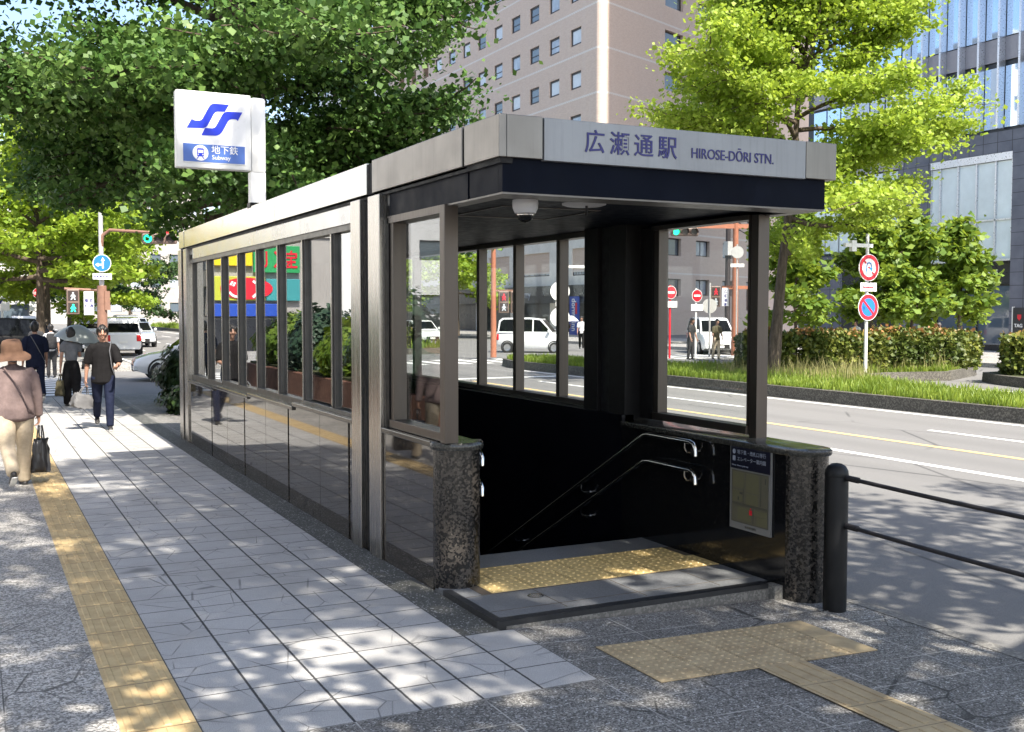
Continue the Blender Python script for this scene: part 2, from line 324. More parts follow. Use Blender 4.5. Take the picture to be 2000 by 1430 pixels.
# ------------------------------------------------------------------ mesh building
class MB:
    def __init__(s): s.v = []; s.f = []; s.mi = []; s.cur = 0
    def quad(s, a, b, c, d): i = len(s.v); s.v += [tuple(a), tuple(b), tuple(c), tuple(d)]; s.f.append((i, i+1, i+2, i+3)); s.mi.append(s.cur); return s
    def poly(s, pts): i = len(s.v); s.v += [tuple(p) for p in pts]; s.f.append(tuple(range(i, i+len(pts)))); s.mi.append(s.cur); return s
    def box(s, x0, y0, z0, x1, y1, z1, bev=0):
        if x0 > x1: x0, x1 = x1, x0
        if y0 > y1: y0, y1 = y1, y0
        if z0 > z1: z0, z1 = z1, z0
        if bev:
            b = min(bev, (x1-x0)/2.01, (y1-y0)/2.01, (z1-z0)/2.01); i = len(s.v)
            bm = bmesh.new(); bmesh.ops.create_cube(bm, size=1)
            for v in bm.verts: v.co = Vector(((x0+x1)/2+v.co.x*(x1-x0), (y0+y1)/2+v.co.y*(y1-y0), (z0+z1)/2+v.co.z*(z1-z0)))
            bmesh.ops.bevel(bm, geom=bm.edges[:], offset=b, segments=2, affect='EDGES', profile=.5)
            s.addbm(bm); bm.free(); return s
        i = len(s.v)
        s.v += [(x0, y0, z0), (x1, y0, z0), (x1, y1, z0), (x0, y1, z0), (x0, y0, z1), (x1, y0, z1), (x1, y1, z1), (x0, y1, z1)]
        for f in ((3, 2, 1, 0), (4, 5, 6, 7), (0, 1, 5, 4), (1, 2, 6, 5), (2, 3, 7, 6), (3, 0, 4, 7)): s.f.append(tuple(i+k for k in f)); s.mi.append(s.cur)
        return s
    def addbm(s, bm, mx=None):
        i = len(s.v); bm.verts.index_update()
        for v in bm.verts: s.v.append(tuple(mx @ v.co) if mx else tuple(v.co))
        for f in bm.faces: s.f.append(tuple(i+v.index for v in f.verts)); s.mi.append(s.cur)
        return s
    def obox(s, c, size, rz=0, rx=0, ry=0, bev=0):
        t = MB(); t.cur = s.cur; t.box(-size[0]/2, -size[1]/2, -size[2]/2, size[0]/2, size[1]/2, size[2]/2, bev)
        m = Matrix.Translation(c) @ Matrix.Rotation(rz, 4, 'Z') @ Matrix.Rotation(ry, 4, 'Y') @ Matrix.Rotation(rx, 4, 'X')
        return s.add(t, m)
    def add(s, o, m=None):
        i = len(s.v)
        s.v += [tuple(m @ Vector(v)) if m else v for v in o.v]; s.f += [tuple(i+k for k in f) for f in o.f]; s.mi += o.mi; return s
    def tube(s, pts, r, n=10, cap=True, sx=1.0):
        pts = [Vector(p) for p in pts]; rr = r if isinstance(r, (list, tuple)) else [r]*len(pts)
        i0 = len(s.v); prev = None
        for k, p in enumerate(pts):
            d = (pts[min(k+1, len(pts)-1)]-pts[max(k-1, 0)]).normalized()
            if prev is None:
                a = Vector((0, 0, 1)) if abs(d.z) < .9 else Vector((1, 0, 0))
                u = d.cross(a).normalized()
            else: u = (prev-d*prev.dot(d)).normalized()
            prev = u; w = d.cross(u)
            for j in range(n):
                an = 2*math.pi*j/n; s.v.append(tuple(p+(u*math.cos(an)*sx+w*math.sin(an))*rr[k]))
        for k in range(len(pts)-1):
            for j in range(n):
                a = i0+k*n+j; b = i0+k*n+(j+1) % n; s.f.append((a, b, b+n, a+n)); s.mi.append(s.cur)
        if cap:
            s.f.append(tuple(i0+j for j in reversed(range(n)))); s.mi.append(s.cur)
            e = i0+(len(pts)-1)*n; s.f.append(tuple(e+j for j in range(n))); s.mi.append(s.cur)
        return s
    def lathe(s, c, prof, n=20, axis='Z', frac=1.0, a0=0):
        """prof: (radius, height) pairs"""
        i0 = len(s.v); full = frac >= 1; m = n if full else n+1
        for r, h in prof:
            for j in range(m):
                an = a0+2*math.pi*frac*j/n; x, y, z = r*math.cos(an), r*math.sin(an), h
                if axis == 'Y': x, y, z = x, z, y
                elif axis == 'X': x, y, z = z, x, y
                s.v.append((c[0]+x, c[1]+y, c[2]+z))
        for k in range(len(prof)-1):
            for j in range(n):
                a = i0+k*m+j; b = i0+k*m+((j+1) % m if full else j+1); s.f.append((a, b, b+m, a+m)); s.mi.append(s.cur)
        return s
    def disc(s, c, r, n=24, axis='Y', h=.01, ry=None):
        ry = ry or r; s.prism([(c[0]+r*math.cos(2*math.pi*k/n), c[2]+ry*math.sin(2*math.pi*k/n)) for k in range(n)], c[1], c[1]+h); return s
    def prism(s, pts, y0, y1):
        """(x,z) outline extruded along y"""
        i = len(s.v); n = len(pts)
        s.v += [(p[0], y0, p[1]) for p in pts]+[(p[0], y1, p[1]) for p in pts]
        s.f.append(tuple(i+k for k in range(n))); s.f.append(tuple(i+n+k for k in reversed(range(n)))); s.mi += [s.cur, s.cur]
        for k in range(n): s.f.append((i+(k+1) % n, i+k, i+n+k, i+n+(k+1) % n)); s.mi.append(s.cur)
        return s
    def prismz(s, pts, z0, z1):
        i = len(s.v); n = len(pts)
        s.v += [(p[0], p[1], z0) for p in pts]+[(p[0], p[1], z1) for p in pts]
        s.f.append(tuple(i+k for k in reversed(range(n)))); s.f.append(tuple(i+n+k for k in range(n))); s.mi += [s.cur, s.cur]
        for k in range(n): s.f.append((i+k, i+(k+1) % n, i+n+(k+1) % n, i+n+k)); s.mi.append(s.cur)
        return s
    def build(s, name, mats, parent=None, smooth=False, loc=None):
        me = bpy.data.meshes.new(name); me.from_pydata(s.v, [], s.f); 
        ms = mats if isinstance(mats, (list, tuple)) else [mats]
        for m in ms: me.materials.append(M[m] if isinstance(m, str) else m)
        if len(ms) > 1: me.polygons.foreach_set('material_index', s.mi)
        bm = bmesh.new(); bm.from_mesh(me); bmesh.ops.remove_doubles(bm, verts=bm.verts[:], dist=1e-5); bmesh.ops.recalc_face_normals(bm, faces=bm.faces[:]); bm.to_mesh(me); bm.free()
        if smooth: me.polygons.foreach_set('use_smooth', [True]*len(me.polygons)); me.set_sharp_from_angle(angle=R(smooth if smooth > 1 else 40))
        o = bpy.data.objects.new(name, me); col.objects.link(o)
        if loc: o.location = loc
        if parent: o.parent = parent
        return o

def raw(name, V, F, mat, parent=None, smooth=False):
    """numpy arrays straight into one mesh; every face has the same number of corners"""
    me = bpy.data.meshes.new(name); n = len(F); k = F.shape[1]
    me.vertices.add(len(V)); me.vertices.foreach_set('co', V.astype(np.float32).ravel())
    me.loops.add(n*k); me.loops.foreach_set('vertex_index', F.astype(np.int32).ravel())
    me.polygons.add(n); me.polygons.foreach_set('loop_start', np.arange(0, n*k, k, dtype=np.int32))
    me.update(calc_edges=True); me.materials.append(M[mat] if isinstance(mat, str) else mat)
    if smooth: me.polygons.foreach_set('use_smooth', [True]*n)
    o = bpy.data.objects.new(name, me); col.objects.link(o)
    if parent: o.parent = parent
    return o

def tag(o, label=None, cat=None, group=None, kind=None):
    for k, v in (('label', label), ('category', cat), ('group', group), ('kind', kind)):
        if v: o[k] = v
    return o
def thing(name, label, cat, loc=(0, 0, 0), rz=0, group=None):
    o = bpy.data.objects.new(name, None); col.objects.link(o); o.empty_display_size = .1
    o.location = loc; o.rotation_euler = (0, 0, rz); return tag(o, label, cat, group)
def struct(o): o['kind'] = 'structure'; return o
def kids(o): return [c for c in bpy.data.objects if c.parent == o]
def copy_tree(o, parent=None, mats=None):
    c = o.copy(); col.objects.link(c); c.parent = parent
    for ch in kids(o): copy_tree(ch, c)
    return c
def text_mb(s, size, depth=.004, offset=0, align='LEFT', sx=1.0):
    """lettering as mesh in the XZ plane, facing -Y, baseline at z=0"""
    c = bpy.data.curves.new('lettering', 'FONT'); c.body = s; c.size = size; c.extrude = depth/2; c.offset = offset; c.align_x = align; c.resolution_u = 4
    o = bpy.data.objects.new('lettering', c); col.objects.link(o)
    dg = bpy.context.evaluated_depsgraph_get(); ev = o.evaluated_get(dg); me = bpy.data.meshes.new_from_object(ev)
    mb = MB()
    mb.v = [(v.co.x*sx, -v.co.z, v.co.y) for v in me.vertices]; mb.f = [tuple(p.vertices) for p in me.polygons]; mb.mi = [0]*len(mb.f)
    bpy.data.objects.remove(o); bpy.data.curves.remove(c); bpy.data.meshes.remove(me)
    return mb
def width(mb): return max(v[0] for v in mb.v)-min(v[0] for v in mb.v)
# ------------------------------------------------------------------ camera, sun, sky
cam = bpy.data.cameras.new('camera'); co = bpy.data.objects.new('camera', cam); col.objects.link(co); sc.camera = co
f_, pitch, roll, yaw = 2108.44, .0517596, .00098791, .4642996
cp, sp_, cy, sy = math.cos(pitch), math.sin(pitch), math.cos(yaw), math.sin(yaw)
fw = Vector((sy*cp, cy*cp, -sp_)); rt = Vector((cy, -sy, 0)); up = rt.cross(fw)
r2 = rt*math.cos(roll)+up*math.sin(roll); u2 = -rt*math.sin(roll)+up*math.cos(roll)
mx = Matrix((r2, u2, -fw)).transposed().to_4x4(); mx.translation = Vector((0, 0, 1.912)); co.matrix_world = mx
cam.sensor_width = 36; cam.sensor_fit = 'HORIZONTAL'; cam.lens = f_/2000*36; cam.clip_start = .05; cam.clip_end = 2000

SUN = Vector((.10, -.745, 1.0)).normalized()
el = math.asin(SUN.z)
w = bpy.data.worlds.new('World'); sc.world = w; w.use_nodes = True
nt = w.node_tree; bg = nt.nodes['Background']
sky = nt.nodes.new('ShaderNodeTexSky'); sky.sky_type = 'NISHITA'; sky.sun_disc = False
sky.sun_elevation = el; sky.sun_rotation = math.atan2(SUN.x, SUN.y); sky.air_density = 1.0; sky.dust_density = 2.2; sky.ozone_density = 1.0
nt.links.new(sky.outputs[0], bg.inputs[0]); bg.inputs[1].default_value = .15
sl = bpy.data.lights.new('sun', 'SUN'); sl.energy = 5.0; sl.angle = R(.53); sl.color = (1, .925, .80)
so = bpy.data.objects.new('sun', sl); col.objects.link(so); so.rotation_euler = SUN.to_track_quat('Z', 'Y').to_euler()
vs = sc.view_settings; vs.view_transform = 'Standard'; vs.look = 'None'; vs.exposure = 1.22; vs.gamma = 1
sc.cycles.use_denoising = True; sc.cycles.max_bounces = 10; sc.cycles.transparent_max_bounces = 24; sc.cycles.diffuse_bounces = 4; sc.cycles.glossy_bounces = 5
sc.cycles.sample_clamp_indirect = 8; sc.cycles.caustics_reflective = False; sc.cycles.caustics_refractive = False

# ------------------------------------------------------------------ ground
ZR = -.22
def gz(x, y):
    z = 0 if x < 2.787 else -.075*min(1, (x-2.787)/2.6)
    if y > 25.5: z += (-.2-z)*min(1, (y-25.5)/2.5)
    return z
def sheet(rects, dz=0, zf=gz):
    mb = MB()
    for x0, y0, x1, y1 in rects:
        xs = sorted({x0, x1}|{v for v in (2.787, 5.3) if x0 < v < x1}); ys = sorted({y0, y1}|{v for v in (25.5, 28.0) if y0 < v < y1})
        for i in range(len(xs)-1):
            for j in range(len(ys)-1):
                a, b, c, d = xs[i], xs[i+1], ys[j], ys[j+1]
                mb.quad((a, c, zf(a, c)+dz), (b, c, zf(b, c)+dz), (b, d, zf(b, d)+dz), (a, d, zf(a, d)+dz))
    return mb
flat = lambda x, y: ZR
struct(sheet([(5.42, -200, 900, 900), (-900, 28, 5.42, 900), (-900, -200, -9, 28), (-9, -200, 5.42, -14)], 0, flat).build('road', 'asphalt'))
def pave(name, rects, m): o = sheet(rects).build(name, m); o['kind'] = 'structure'; return o
pave('pavement_grey_paving', [(-9, -14, .566, 28)], 'side')
pave('pavement_pale_paving', [(.896, 4.727, 2.546, 28), (2.546, 4.727, 2.876, 5.717)], 'pale')
pave('pavement_dark_paving', [(.896, -14, 2.876, 4.727), (2.876, -14, 5.3, 5.717), (2.787, 16.62, 5.3, 28), (5.0, 5.717, 5.3, 16.62)], 'dark')
pave('pavement_border_paving', [(2.546, 5.717, 2.787, 28)], 'border')
# kerb between pavement and road
kb = MB()
for k in range(56):
    y0 = -14+k*.75; y1 = y0+.745
    za = gz(5.3, y0)+.003; zb = gz(5.3, y1)+.003
    for q in (((5.3, y0, za), (5.42, y0, za-.004), (5.42, y1, zb-.004), (5.3, y1, zb)), ((5.42, y0, za-.004), (5.45, y0, ZR), (5.45, y1, ZR), (5.42, y1, zb-.004))): kb.quad(*q)
struct(kb.build('kerb', 'kerb'))
# tactile guide strip along the pavement, tiles with raised bars
tb = sheet([(.566, -14, .896, 27)])
nt_ = 96
for k in range(nt_):
    y0 = 5.057+.33*(k-30)
    if y0 > 26.5: break
    for b in range(4):
        xc = .566+.33*(b+.5)/4; z = gz(xc, y0)
        for (a, c, h) in ((.020, .018, .006),):
            ya, yb = y0+.018, y0+.312
            tb.quad((xc-.014, ya+.004, z+h), (xc+.014, ya+.004, z+h), (xc+.014, yb-.004, z+h), (xc-.014, yb-.004, z+h))
            tb.quad((xc-.019, ya, z), (xc-.014, ya+.004, z+h), (xc-.014, yb-.004, z+h), (xc-.019, yb, z))
            tb.quad((xc+.014, ya+.004, z+h), (xc+.019, ya, z), (xc+.019, yb, z), (xc+.014, yb-.004, z+h))
            tb.quad((xc-.019, ya, z), (xc+.019, ya, z), (xc+.014, ya+.004, z+h), (xc-.014, ya+.004, z+h))
struct(tb.build('tactile_guide_paving', 'tact'))
def domes(mb, x0, y0, n, r, zf, pitch=.33):
    for i in range(n):
        for j in range(n):
            cx, cy_ = x0+pitch*(i+.5)/n, y0+pitch*(j+.5)/n
            mb.lathe((cx, cy_, zf(cx, cy_)), [(r, 0), (r*.72, .0045), (0.001, .0052)], 8)
def tiles(name, cells, m_tile, m_dome, n, r, zf, th=.004):
    mb = MB()
    for (x0, y0, x1, y1) in cells:
        g = .0035
        a = [(x0+g, y0+g), (x1-g, y0+g), (x1-g, y1-g), (x0+g, y1-g)]
        mb.quad(*[(p[0], p[1], zf(*p)+th) for p in a])
        for k in range(4): p, q = a[k], a[(k+1) % 4]; mb.quad((p[0], p[1], zf(*p)-.002), (q[0], q[1], zf(*q)-.002), (q[0], q[1], zf(*q)+th), (p[0], p[1], zf(*p)+th))
    mb.cur = 1
    for (x0, y0, x1, y1) in cells:
        if x1-x0 > .3: domes(mb, x0, y0, n, r, lambda x, y: zf(x, y)+th)
    return struct(mb.build(name, [m_tile, m_dome]))
zo = lambda x, y: gz(x, y)+.002
struct(sheet([(3.14, 4.55, 4.65, 5.21), (3.77, .0, 4.10, 4.55)], .0035).build('tactile_bed', 'joint'))
cells = [(3.14+.33*i, 4.55+.33*j, min(4.65, 3.47+.33*i), 4.88+.33*j) for i in range(5) for j in range(2)]
tiles('tactile_warning_paving', cells, 'tact2', 'tact2', 6, .013, lambda x, y: gz(x, y)+.003)
gb = MB()
for k in range(12):
    y1 = 4.55-.33*k; y0 = y1-.326
    z = lambda x: gz(x, 1)+.0075
    gb.quad((3.772, y0, z(3.77)), (4.098, y0, z(4.1)), (4.098, y1, z(4.1)), (3.772, y1, z(3.77)))
    for b in range(4):
        xc = 3.77+.33*(b+.5)/4
        gb.box(xc-.015, y0+.02, z(xc)-.004, xc+.015, y1-.02, z(xc)+.004)
struct(gb.build('tactile_line_paving', 'tact2'))
# road markings
def marks(name, quads, m):
    mb = MB()
    for x0, y0, x1, y1 in quads: mb.quad((x0, y0, ZR+.004), (x1, y0, ZR+.004), (x1, y1, ZR+.004), (x0, y1, ZR+.004))
    return struct(mb.build(name, m))
marks('road_marking_white', [(17.28, -60, 17.43, 34), (11.70, -10, 11.86, 13.6), (11.70, 18.5, 11.86, 24), (15.16, 4, 15.30, 13.8), (15.16, 19, 15.30, 28.6), (15.16, -8, 15.3, -2), (6.0, 30.3, 17.0, 30.75), (8.6, 12, 8.74, 17), (8.6, 22, 8.74, 27)], 'paint_w')
marks('road_marking_yellow', [(13.38, -60, 13.53, 29.5)], 'paint_y')
marks('crosswalk_marking', [(6+.95*k, 39, 6.45+.95*k, 42.6) for k in range(29)]+[(-3+.0, 29.0+.95*k, 2.9, 29.45+.95*k) for k in range(9)], 'paint_w')
marks('road_marking_lane', [(x, 45+7*k, x+.15, 49.5+7*k) for x in (8.0, 10.9, 13.8) for k in range(12)]+[(5.75, 40, 5.9, 140), (16.4, 47, 16.6, 140)]+[(22.6+.0, 2, 22.75, 19), (24.3, 10, 24.45, 22.0), (21.2, 6, 21.35, 17)], 'paint_w')
# far kerbs and pavements
struct(MB().box(-9, 39.5, -.3, 5.2, 300, -.06).build('pavement_beyond_crossing', 'side'))
struct(MB().box(34.0, -60, -.3, 70, 52, -.05).build('far_pavement', 'side'))
struct(MB().box(34.0, 56, -.3, 44.2, 300, -.05).build('far_pavement_corner', 'side'))
def inset(poly, d):
    n = len(poly); out = []; A = sum(poly[i][0]*poly[(i+1) % n][1]-poly[(i+1) % n][0]*poly[i][1] for i in range(n)); s = 1 if A > 0 else -1
    for i in range(n):
        p0, p1, p2 = (Vector(poly[(i+k-1) % n]) for k in range(3))
        e1 = (p1-p0).normalized(); e2 = (p2-p1).normalized(); n1 = Vector((-e1.y, e1.x))*s; n2 = Vector((-e2.y, e2.x))*s
        b = (n1+n2).normalized(); out.append(tuple(p1+b*d/max(.4, b.dot(n1))))
    return out
def island(poly, z, name):
    mb = MB(); n = len(poly); q = inset(poly, .2)
    for i in range(n):
        a, b, c, d = poly[i], poly[(i+1) % n], q[(i+1) % n], q[i]
        a2, b2 = [Vector(p)+(Vector(o)-Vector(p))*.12 for p, o in ((a, d), (b, c))]
        mb.quad((*a, ZR-.02), (*b, ZR-.02), (*b2, z), (*a2, z)); mb.quad((*a2, z), (*b2, z), (*c, z), (*d, z))
    struct(mb.build(name+'_kerb', 'kerb_d'))
    struct(MB().poly([(*p, z-.006) for p in q]).build(name+'_ground', 'soil'))
ISA = [(17.66, 6), (17.66, 35.5), (18.2, 37.2), (19.2, 37.4), (20.3, 36), (21, 31), (22, 28.4), (29, 27.4), (30.4, 26.4), (29.6, 24.9), (26.6, 23.3), (24.5, 23.7), (22.7, 23.3), (20.9, 19.7), (20.1, 17.3), (19.95, 14), (19.9, 6)]
ISB = [(25.0, 12), (25.2, 18.6), (26.4, 21.6), (27.2, 22.7), (28.6, 22.9), (30.6, 21.5), (30, 12)]
ISC = [(17.8, 50), (17.8, 130), (21.5, 130), (21.5, 50), (20.6, 48.4), (18.7, 48.4)]
island(ISA, .06, 'median'); island(ISB, .06, 'side_island'); island(ISC, .06, 'far_median')

# ------------------------------------------------------------------ subway entrance
XL, XR, XF = 2.787, 5.25, 5.385
E_ = thing('subway_entrance', 'steel and dark granite subway entrance pavilion on the pavement with stairs leading down', 'subway entrance', (4.0, 8.0, 0))
def ad(o, root):
    o.parent = root; o.matrix_parent_inverse = Matrix.Translation(-Vector(root.location)) if root.rotation_euler.z == 0 else root.matrix_basis.inverted(); return o
def part(mb, name, m, root=None, smooth=False): return ad(mb.build(name, m, None, smooth), root or E_)
# roof slab and fascia
part(MB().box(XL+.06, 5.80, 2.70, XF-.06, 16.5, 3.02), 'roof', 'bandgrey')
fp = lambda m, *q: part(MB().box(*q), 'fascia_panel', m)
for a, b in ((5.737, 6.24), (6.275, 7.98)): fp('steel_l', XL, a, 2.812, XL+.05, b, 3.063, .004)
for x0, x1 in ((XL+.052, 3.078), (5.115, XF)): fp('steel_l', x0, 5.737, 2.812, x1, 5.787, 3.063, .004)
fp('steel_l', XF-.05, 5.79, 2.812, XF, 7.98, 3.063, .004)
for a, b in ((8.11, 10.95), (10.955, 13.49), (13.495, 16.17), (16.22, 16.62)): fp('steel_w', XL, a, 2.812, XL+.05, b, 3.055, .003)
for a, b in ((8.11, 11.9), (11.905, 16.62)): fp('steel_w', XF-.05, a, 2.812, XF, b, 3.055, .003)
fp('steel_w', XL+.052, 16.57, 2.812, XF-.052, 16.62, 3.055)
part(MB().box(XL+.02, 6.24, 2.80, XL+.045, 16.6, 3.05).box(XL+.02, 5.76, 2.78, XL+.1, 16.6, 2.812).box(3.078, 5.76, 2.82, 5.115, 5.79, 3.06), 'fascia_joint', 'blackgap')
# sign on the front fascia
nb = MB().box(3.086, 5.733, 2.806, 5.107, 5.785, 3.060, .003)
np_ = part(nb, 'name_panel', 'signpanel')
tm = MB()
for k, ch in enumerate('広瀬通駅'):
    g = text_mb(ch, .150, .004, .0012); x0 = min(v[0] for v in g.v); tm.add(g, Matrix.Translation((3.365+k*.178-x0, 5.730, 2.886)))
part(tm, 'kanji_lettering', 'navytext', np_); tm = MB()
g = text_mb('HIROSE-DŌRI STN.', .092, .004, .0005); sx = .668/width(g)
tm.add(g, Matrix.Translation((4.152, 5.730, 2.889)) @ Matrix.Diagonal((sx, 1, 1, 1)))
part(tm, 'roman_lettering', 'navytext', np_)
# dark fascia below, soffit and ceiling
dk = MB()
dk.box(XL+.04, 5.775, 2.612, 5.318, 5.83, 2.812)
for a, b in ((5.832, 6.24), (6.27, 7.70)): dk.box(XL+.04, a, 2.612, XL+.09, b, 2.80)
dk.box(5.27, 5.832, 2.612, 5.318, 7.70, 2.80)
part(dk, 'lower_fascia', 'navy')
part(MB().box(XL+.05, 6.22, 2.63, XL+.08, 6.29, 2.80), 'fascia_backing', 'blackgap')
part(MB().box(XL+.042, 5.778, 2.60, 5.316, 6.02, 2.611).box(XL+.042, 6.022, 2.60, XL+.16, 7.7, 2.611).box(5.20, 6.022, 2.60, 5.316, 7.7, 2.611), 'soffit', 'soffit')
part(MB().box(XL+.16, 6.02, 2.635, 5.20, 16.5, 2.70), 'ceiling', 'ceil')
part(MB().box(3.3, 6.75, 2.628, 4.1, 6.765, 2.636).box(3.3, 7.6, 2.628, 4.1, 7.615, 2.636).box(3.3, 6.765, 2.628, 3.312, 7.6, 2.636).box(4.088, 6.765, 2.628, 4.1, 7.6, 2.636), 'ceiling_hatch_trim', 'bronze')
# grey band above the side windows
bd = MB()
for a, b in ((8.47, 10.14), (10.146, 12.05), (12.056, 13.92), (13.926, 15.74)): bd.box(XL+.035, a, 2.628, XL+.08, b, 2.782, .002)
part(bd, 'window_head_band', 'bandgrey')
bd = MB().box(5.20, 7.72, 2.60, 5.3, 16.5, 2.80)
part(bd, 'inner_head_band', 'navy')
# double pilasters
for (y0, y1) in ((8.215, 8.45), (7.76, 8.02), (16.33, 16.6), (15.93, 16.16)):
    part(MB().box(XL-.022, y0, .0, XL+.14, y1, 2.785, .004), 'pilaster', 'steel')
    part(MB().box(4.96, y0, -.1, XF-.03, y1, 2.785, .004), 'pilaster', 'bronze_d')
for q in ((XL+.03, 8.02, XL+.16, 8.215), (XL+.03, 16.16, XL+.16, 16.33), (5.0, 8.02, 5.3, 8.215)): part(MB().box(q[0], q[1], 0, q[2], q[3], 2.78), 'pilaster_recess', 'blackgap')
# lower walls of polished granite, left side
PAN = [(6.76, 7.745, 1.0), (8.47, 8.565, 1.0), (8.615, 10.485, .995), (10.535, 12.405, .955), (12.455, 14.295, .925), (14.345, 15.92, .888)]
CAP = [(6.76, 7.745, 1.0), (8.455, 10.297, .995), (10.297, 12.202, .955), (12.202, 14.1, .925), (14.1, 15.92, .888)]
for a, b, z in PAN:
    m = {8.615: 9.43, 10.535: 11.43, 12.455: 13.37}.get(a)
    for c, d in (((a, m-.003), (m+.003, b)) if m else ((a, b),)): part(MB().box(XL, c, .0, XL+.05, d, z-.018, .0025), 'granite_panel', 'gran')
part(MB().box(XL+.035, 6.76, -.05, XL+.3, 16.55, .86), 'wall_core', 'blackgap')
cb = MB()
for a, b, z in CAP: cb.box(XL-.022, a, z-.018, XL+.30, b, z+.022, .006)
part(cb, 'coping', 'stone_cap')
# rounded pier at the left of the opening
pr = MB(); pr.lathe((2.955, 6.76, 0), [(.166, .02), (.166, .97)], 28, frac=.5, a0=math.pi); pr.box(2.80, 6.745, .02, 3.115, 6.765, .97)
part(pr, 'rounded_pier', 'granr', smooth=50)
pc = MB(); pc.lathe((2.955, 6.76, 0), [(.001, .968), (.185, .968), (.19, .98), (.19, 1.008), (.18, 1.02), (.001, 1.022)], 28, frac=.5, a0=math.pi)
part(pc, 'pier_cap', 'stone_cap', smooth=40)
# right wall
rw = MB().box(4.93, 5.68, -.12, XR, 7.75, .93, .003)
part(rw, 'granite_wall', 'granb')
pr = MB(); pr.lathe((5.09, 5.68, 0), [(.16, -.12), (.16, .93)], 28, frac=.5, a0=math.pi)
part(pr, 'rounded_pier', 'granr', smooth=50)
pc = MB(); pc.lathe((5.09, 5.68, 0), [(.001, .93), (.175, .93), (.182, .94), (.182, .962), (.17, .972), (.001, .973)], 28, frac=.5, a0=math.pi).box(4.908, 5.68, .93, 5.272, 7.75, .973, .006)
part(pc, 'coping', 'stone_cap', smooth=40)
part(MB().box(5.06, 8.45, -.12, XR, 16.5, 1.03, .003), 'granite_wall', 'granb')
part(MB().box(XL+.06, 16.56, -.1, XR, 16.61, 2.8), 'rear_wall', 'steel')
# stair well: inner walls, steps, floor
iw = MB()
iw.box(3.10, 6.77, -4.6, 3.118, 16.5, 1.0); iw.box(4.932, 7.76, -4.6, 5.05, 16.5, 1.02); iw.box(4.931, 7.45, -4.6, 5.2, 7.76, -.13); iw.box(3.1, 16.4, -4.6, 5.2, 16.5, 2.63)
part(iw, 'stair_well_wall', 'wallin')
st = MB()
for k in range(1, 27): st.box(3.12, 7.45+.3*(k-1), .03-.16*k-.16, 4.93, 7.45+.3*k, .03-.16*k)
part(st, 'stair', 'granb')
nz = MB()
for k in range(1, 27): nz.box(3.14, 7.45+.3*(k-1)+.26, .03-.16*k, 4.91, 7.45+.3*k-.005, .034-.16*k)
part(nz, 'stair_nosing', 'floor')
fl = MB().box(2.80, 5.80, -.14, 4.985, 7.45, .03, .004)
fl.box(3.12, 6.0, .0, 4.93, 6.01, .0302)
fo = part(fl, 'floor_slab', 'floor')
jn = MB()
for y in (6.0, 6.38): jn.box(2.86, y-.0025, .028, 4.925, y+.0025, .0312)
for x in (3.35, 3.95, 4.55): jn.box(x-.0025, 5.9, .028, x+.0025, 6.38, .0313)
part(jn, 'floor_joint', 'joint')
tl = MB()
for i in range(6):
    for j in range(2):
        x0 = 3.05+.33*i-(.17 if j else 0); x1 = x0+.33; x0 = max(x0, 2.98 if j == 0 else 3.125); x1 = min(x1, 4.925)
        y0 = 6.39+.33*j
        if x1-x0 < .05: continue
        tl.cur = 0; tl.box(x0+.0045, y0+.0045, .028, x1-.0045, y0+.3255, .036)
        tl.cur = 1
        n = 5
        for a in range(n):
            for b in range(n):
                cx = 3.05+.33*i-(.17 if j else 0)+.33*(a+.5)/n
                if x0+.02 < cx < x1-.02: tl.lathe((cx, y0+.33*(b+.5)/n, .036), [(.0125, 0), (.009, .0045), (.001, .0055)], 8)
part(tl, 'tactile_tiles', ['tact_in', 'dome'])
part(MB().box(2.98, 6.392, .025, 4.925, 7.048, .0325), 'tactile_bed', 'joint')
# black rubber edge on the front and left of the step
rb = MB(); rb.prismz([(2.79, 6.6), (2.845, 6.58), (2.845, 5.845), (4.86, 5.845), (4.86, 5.765), (2.79, 5.765)], -.05, .037)
part(rb, 'rubber_edging', 'rubber')
part(MB().box(2.85, 5.76, -.15, 4.93, 5.8, .004).prismz([(4.86, 5.7), (4.99, 5.7), (4.93, 5.85), (4.86, 5.85)], -.1, .03), 'step_stone', 'kerb')
# side windows: frames, mullions, panes
MUL = [14.79-.93*k for k in range(7)]
def zcap(y): return next((z+.02 for a, b, z in CAP if a <= y <= b), 1.0)
edges = [15.93]+MUL+[8.45]
for k in range(len(edges)-1):
    b_, a_ = edges[k], edges[k+1]; z0 = zcap((a_+b_)/2)
    wd = MB().box(XL+.05, a_, z0, XL+.19, b_, 1.045 if z0 > .97 else z0+.075, .003).box(XL+.05, a_, 2.578, XL+.19, b_, 2.63)
    wd.box(XL+.055, a_, z0, XL+.135, a_+.032, 2.6, .003)
    wd.box(XL+.068, b_-.032, z0, XL+.135, b_, 2.6, .003)
    wd.cur = 1; wd.box(XL+.049, a_+.004, z0+.05, XL+.0545, a_+.026, 2.575)
    wf = part(wd, 'window', ['mull', 'steel'])
    MB().box(XL+.098, a_+.03, z0+.05, XL+.106, b_-.03, 2.6).build('pane', 'glass_s', wf)
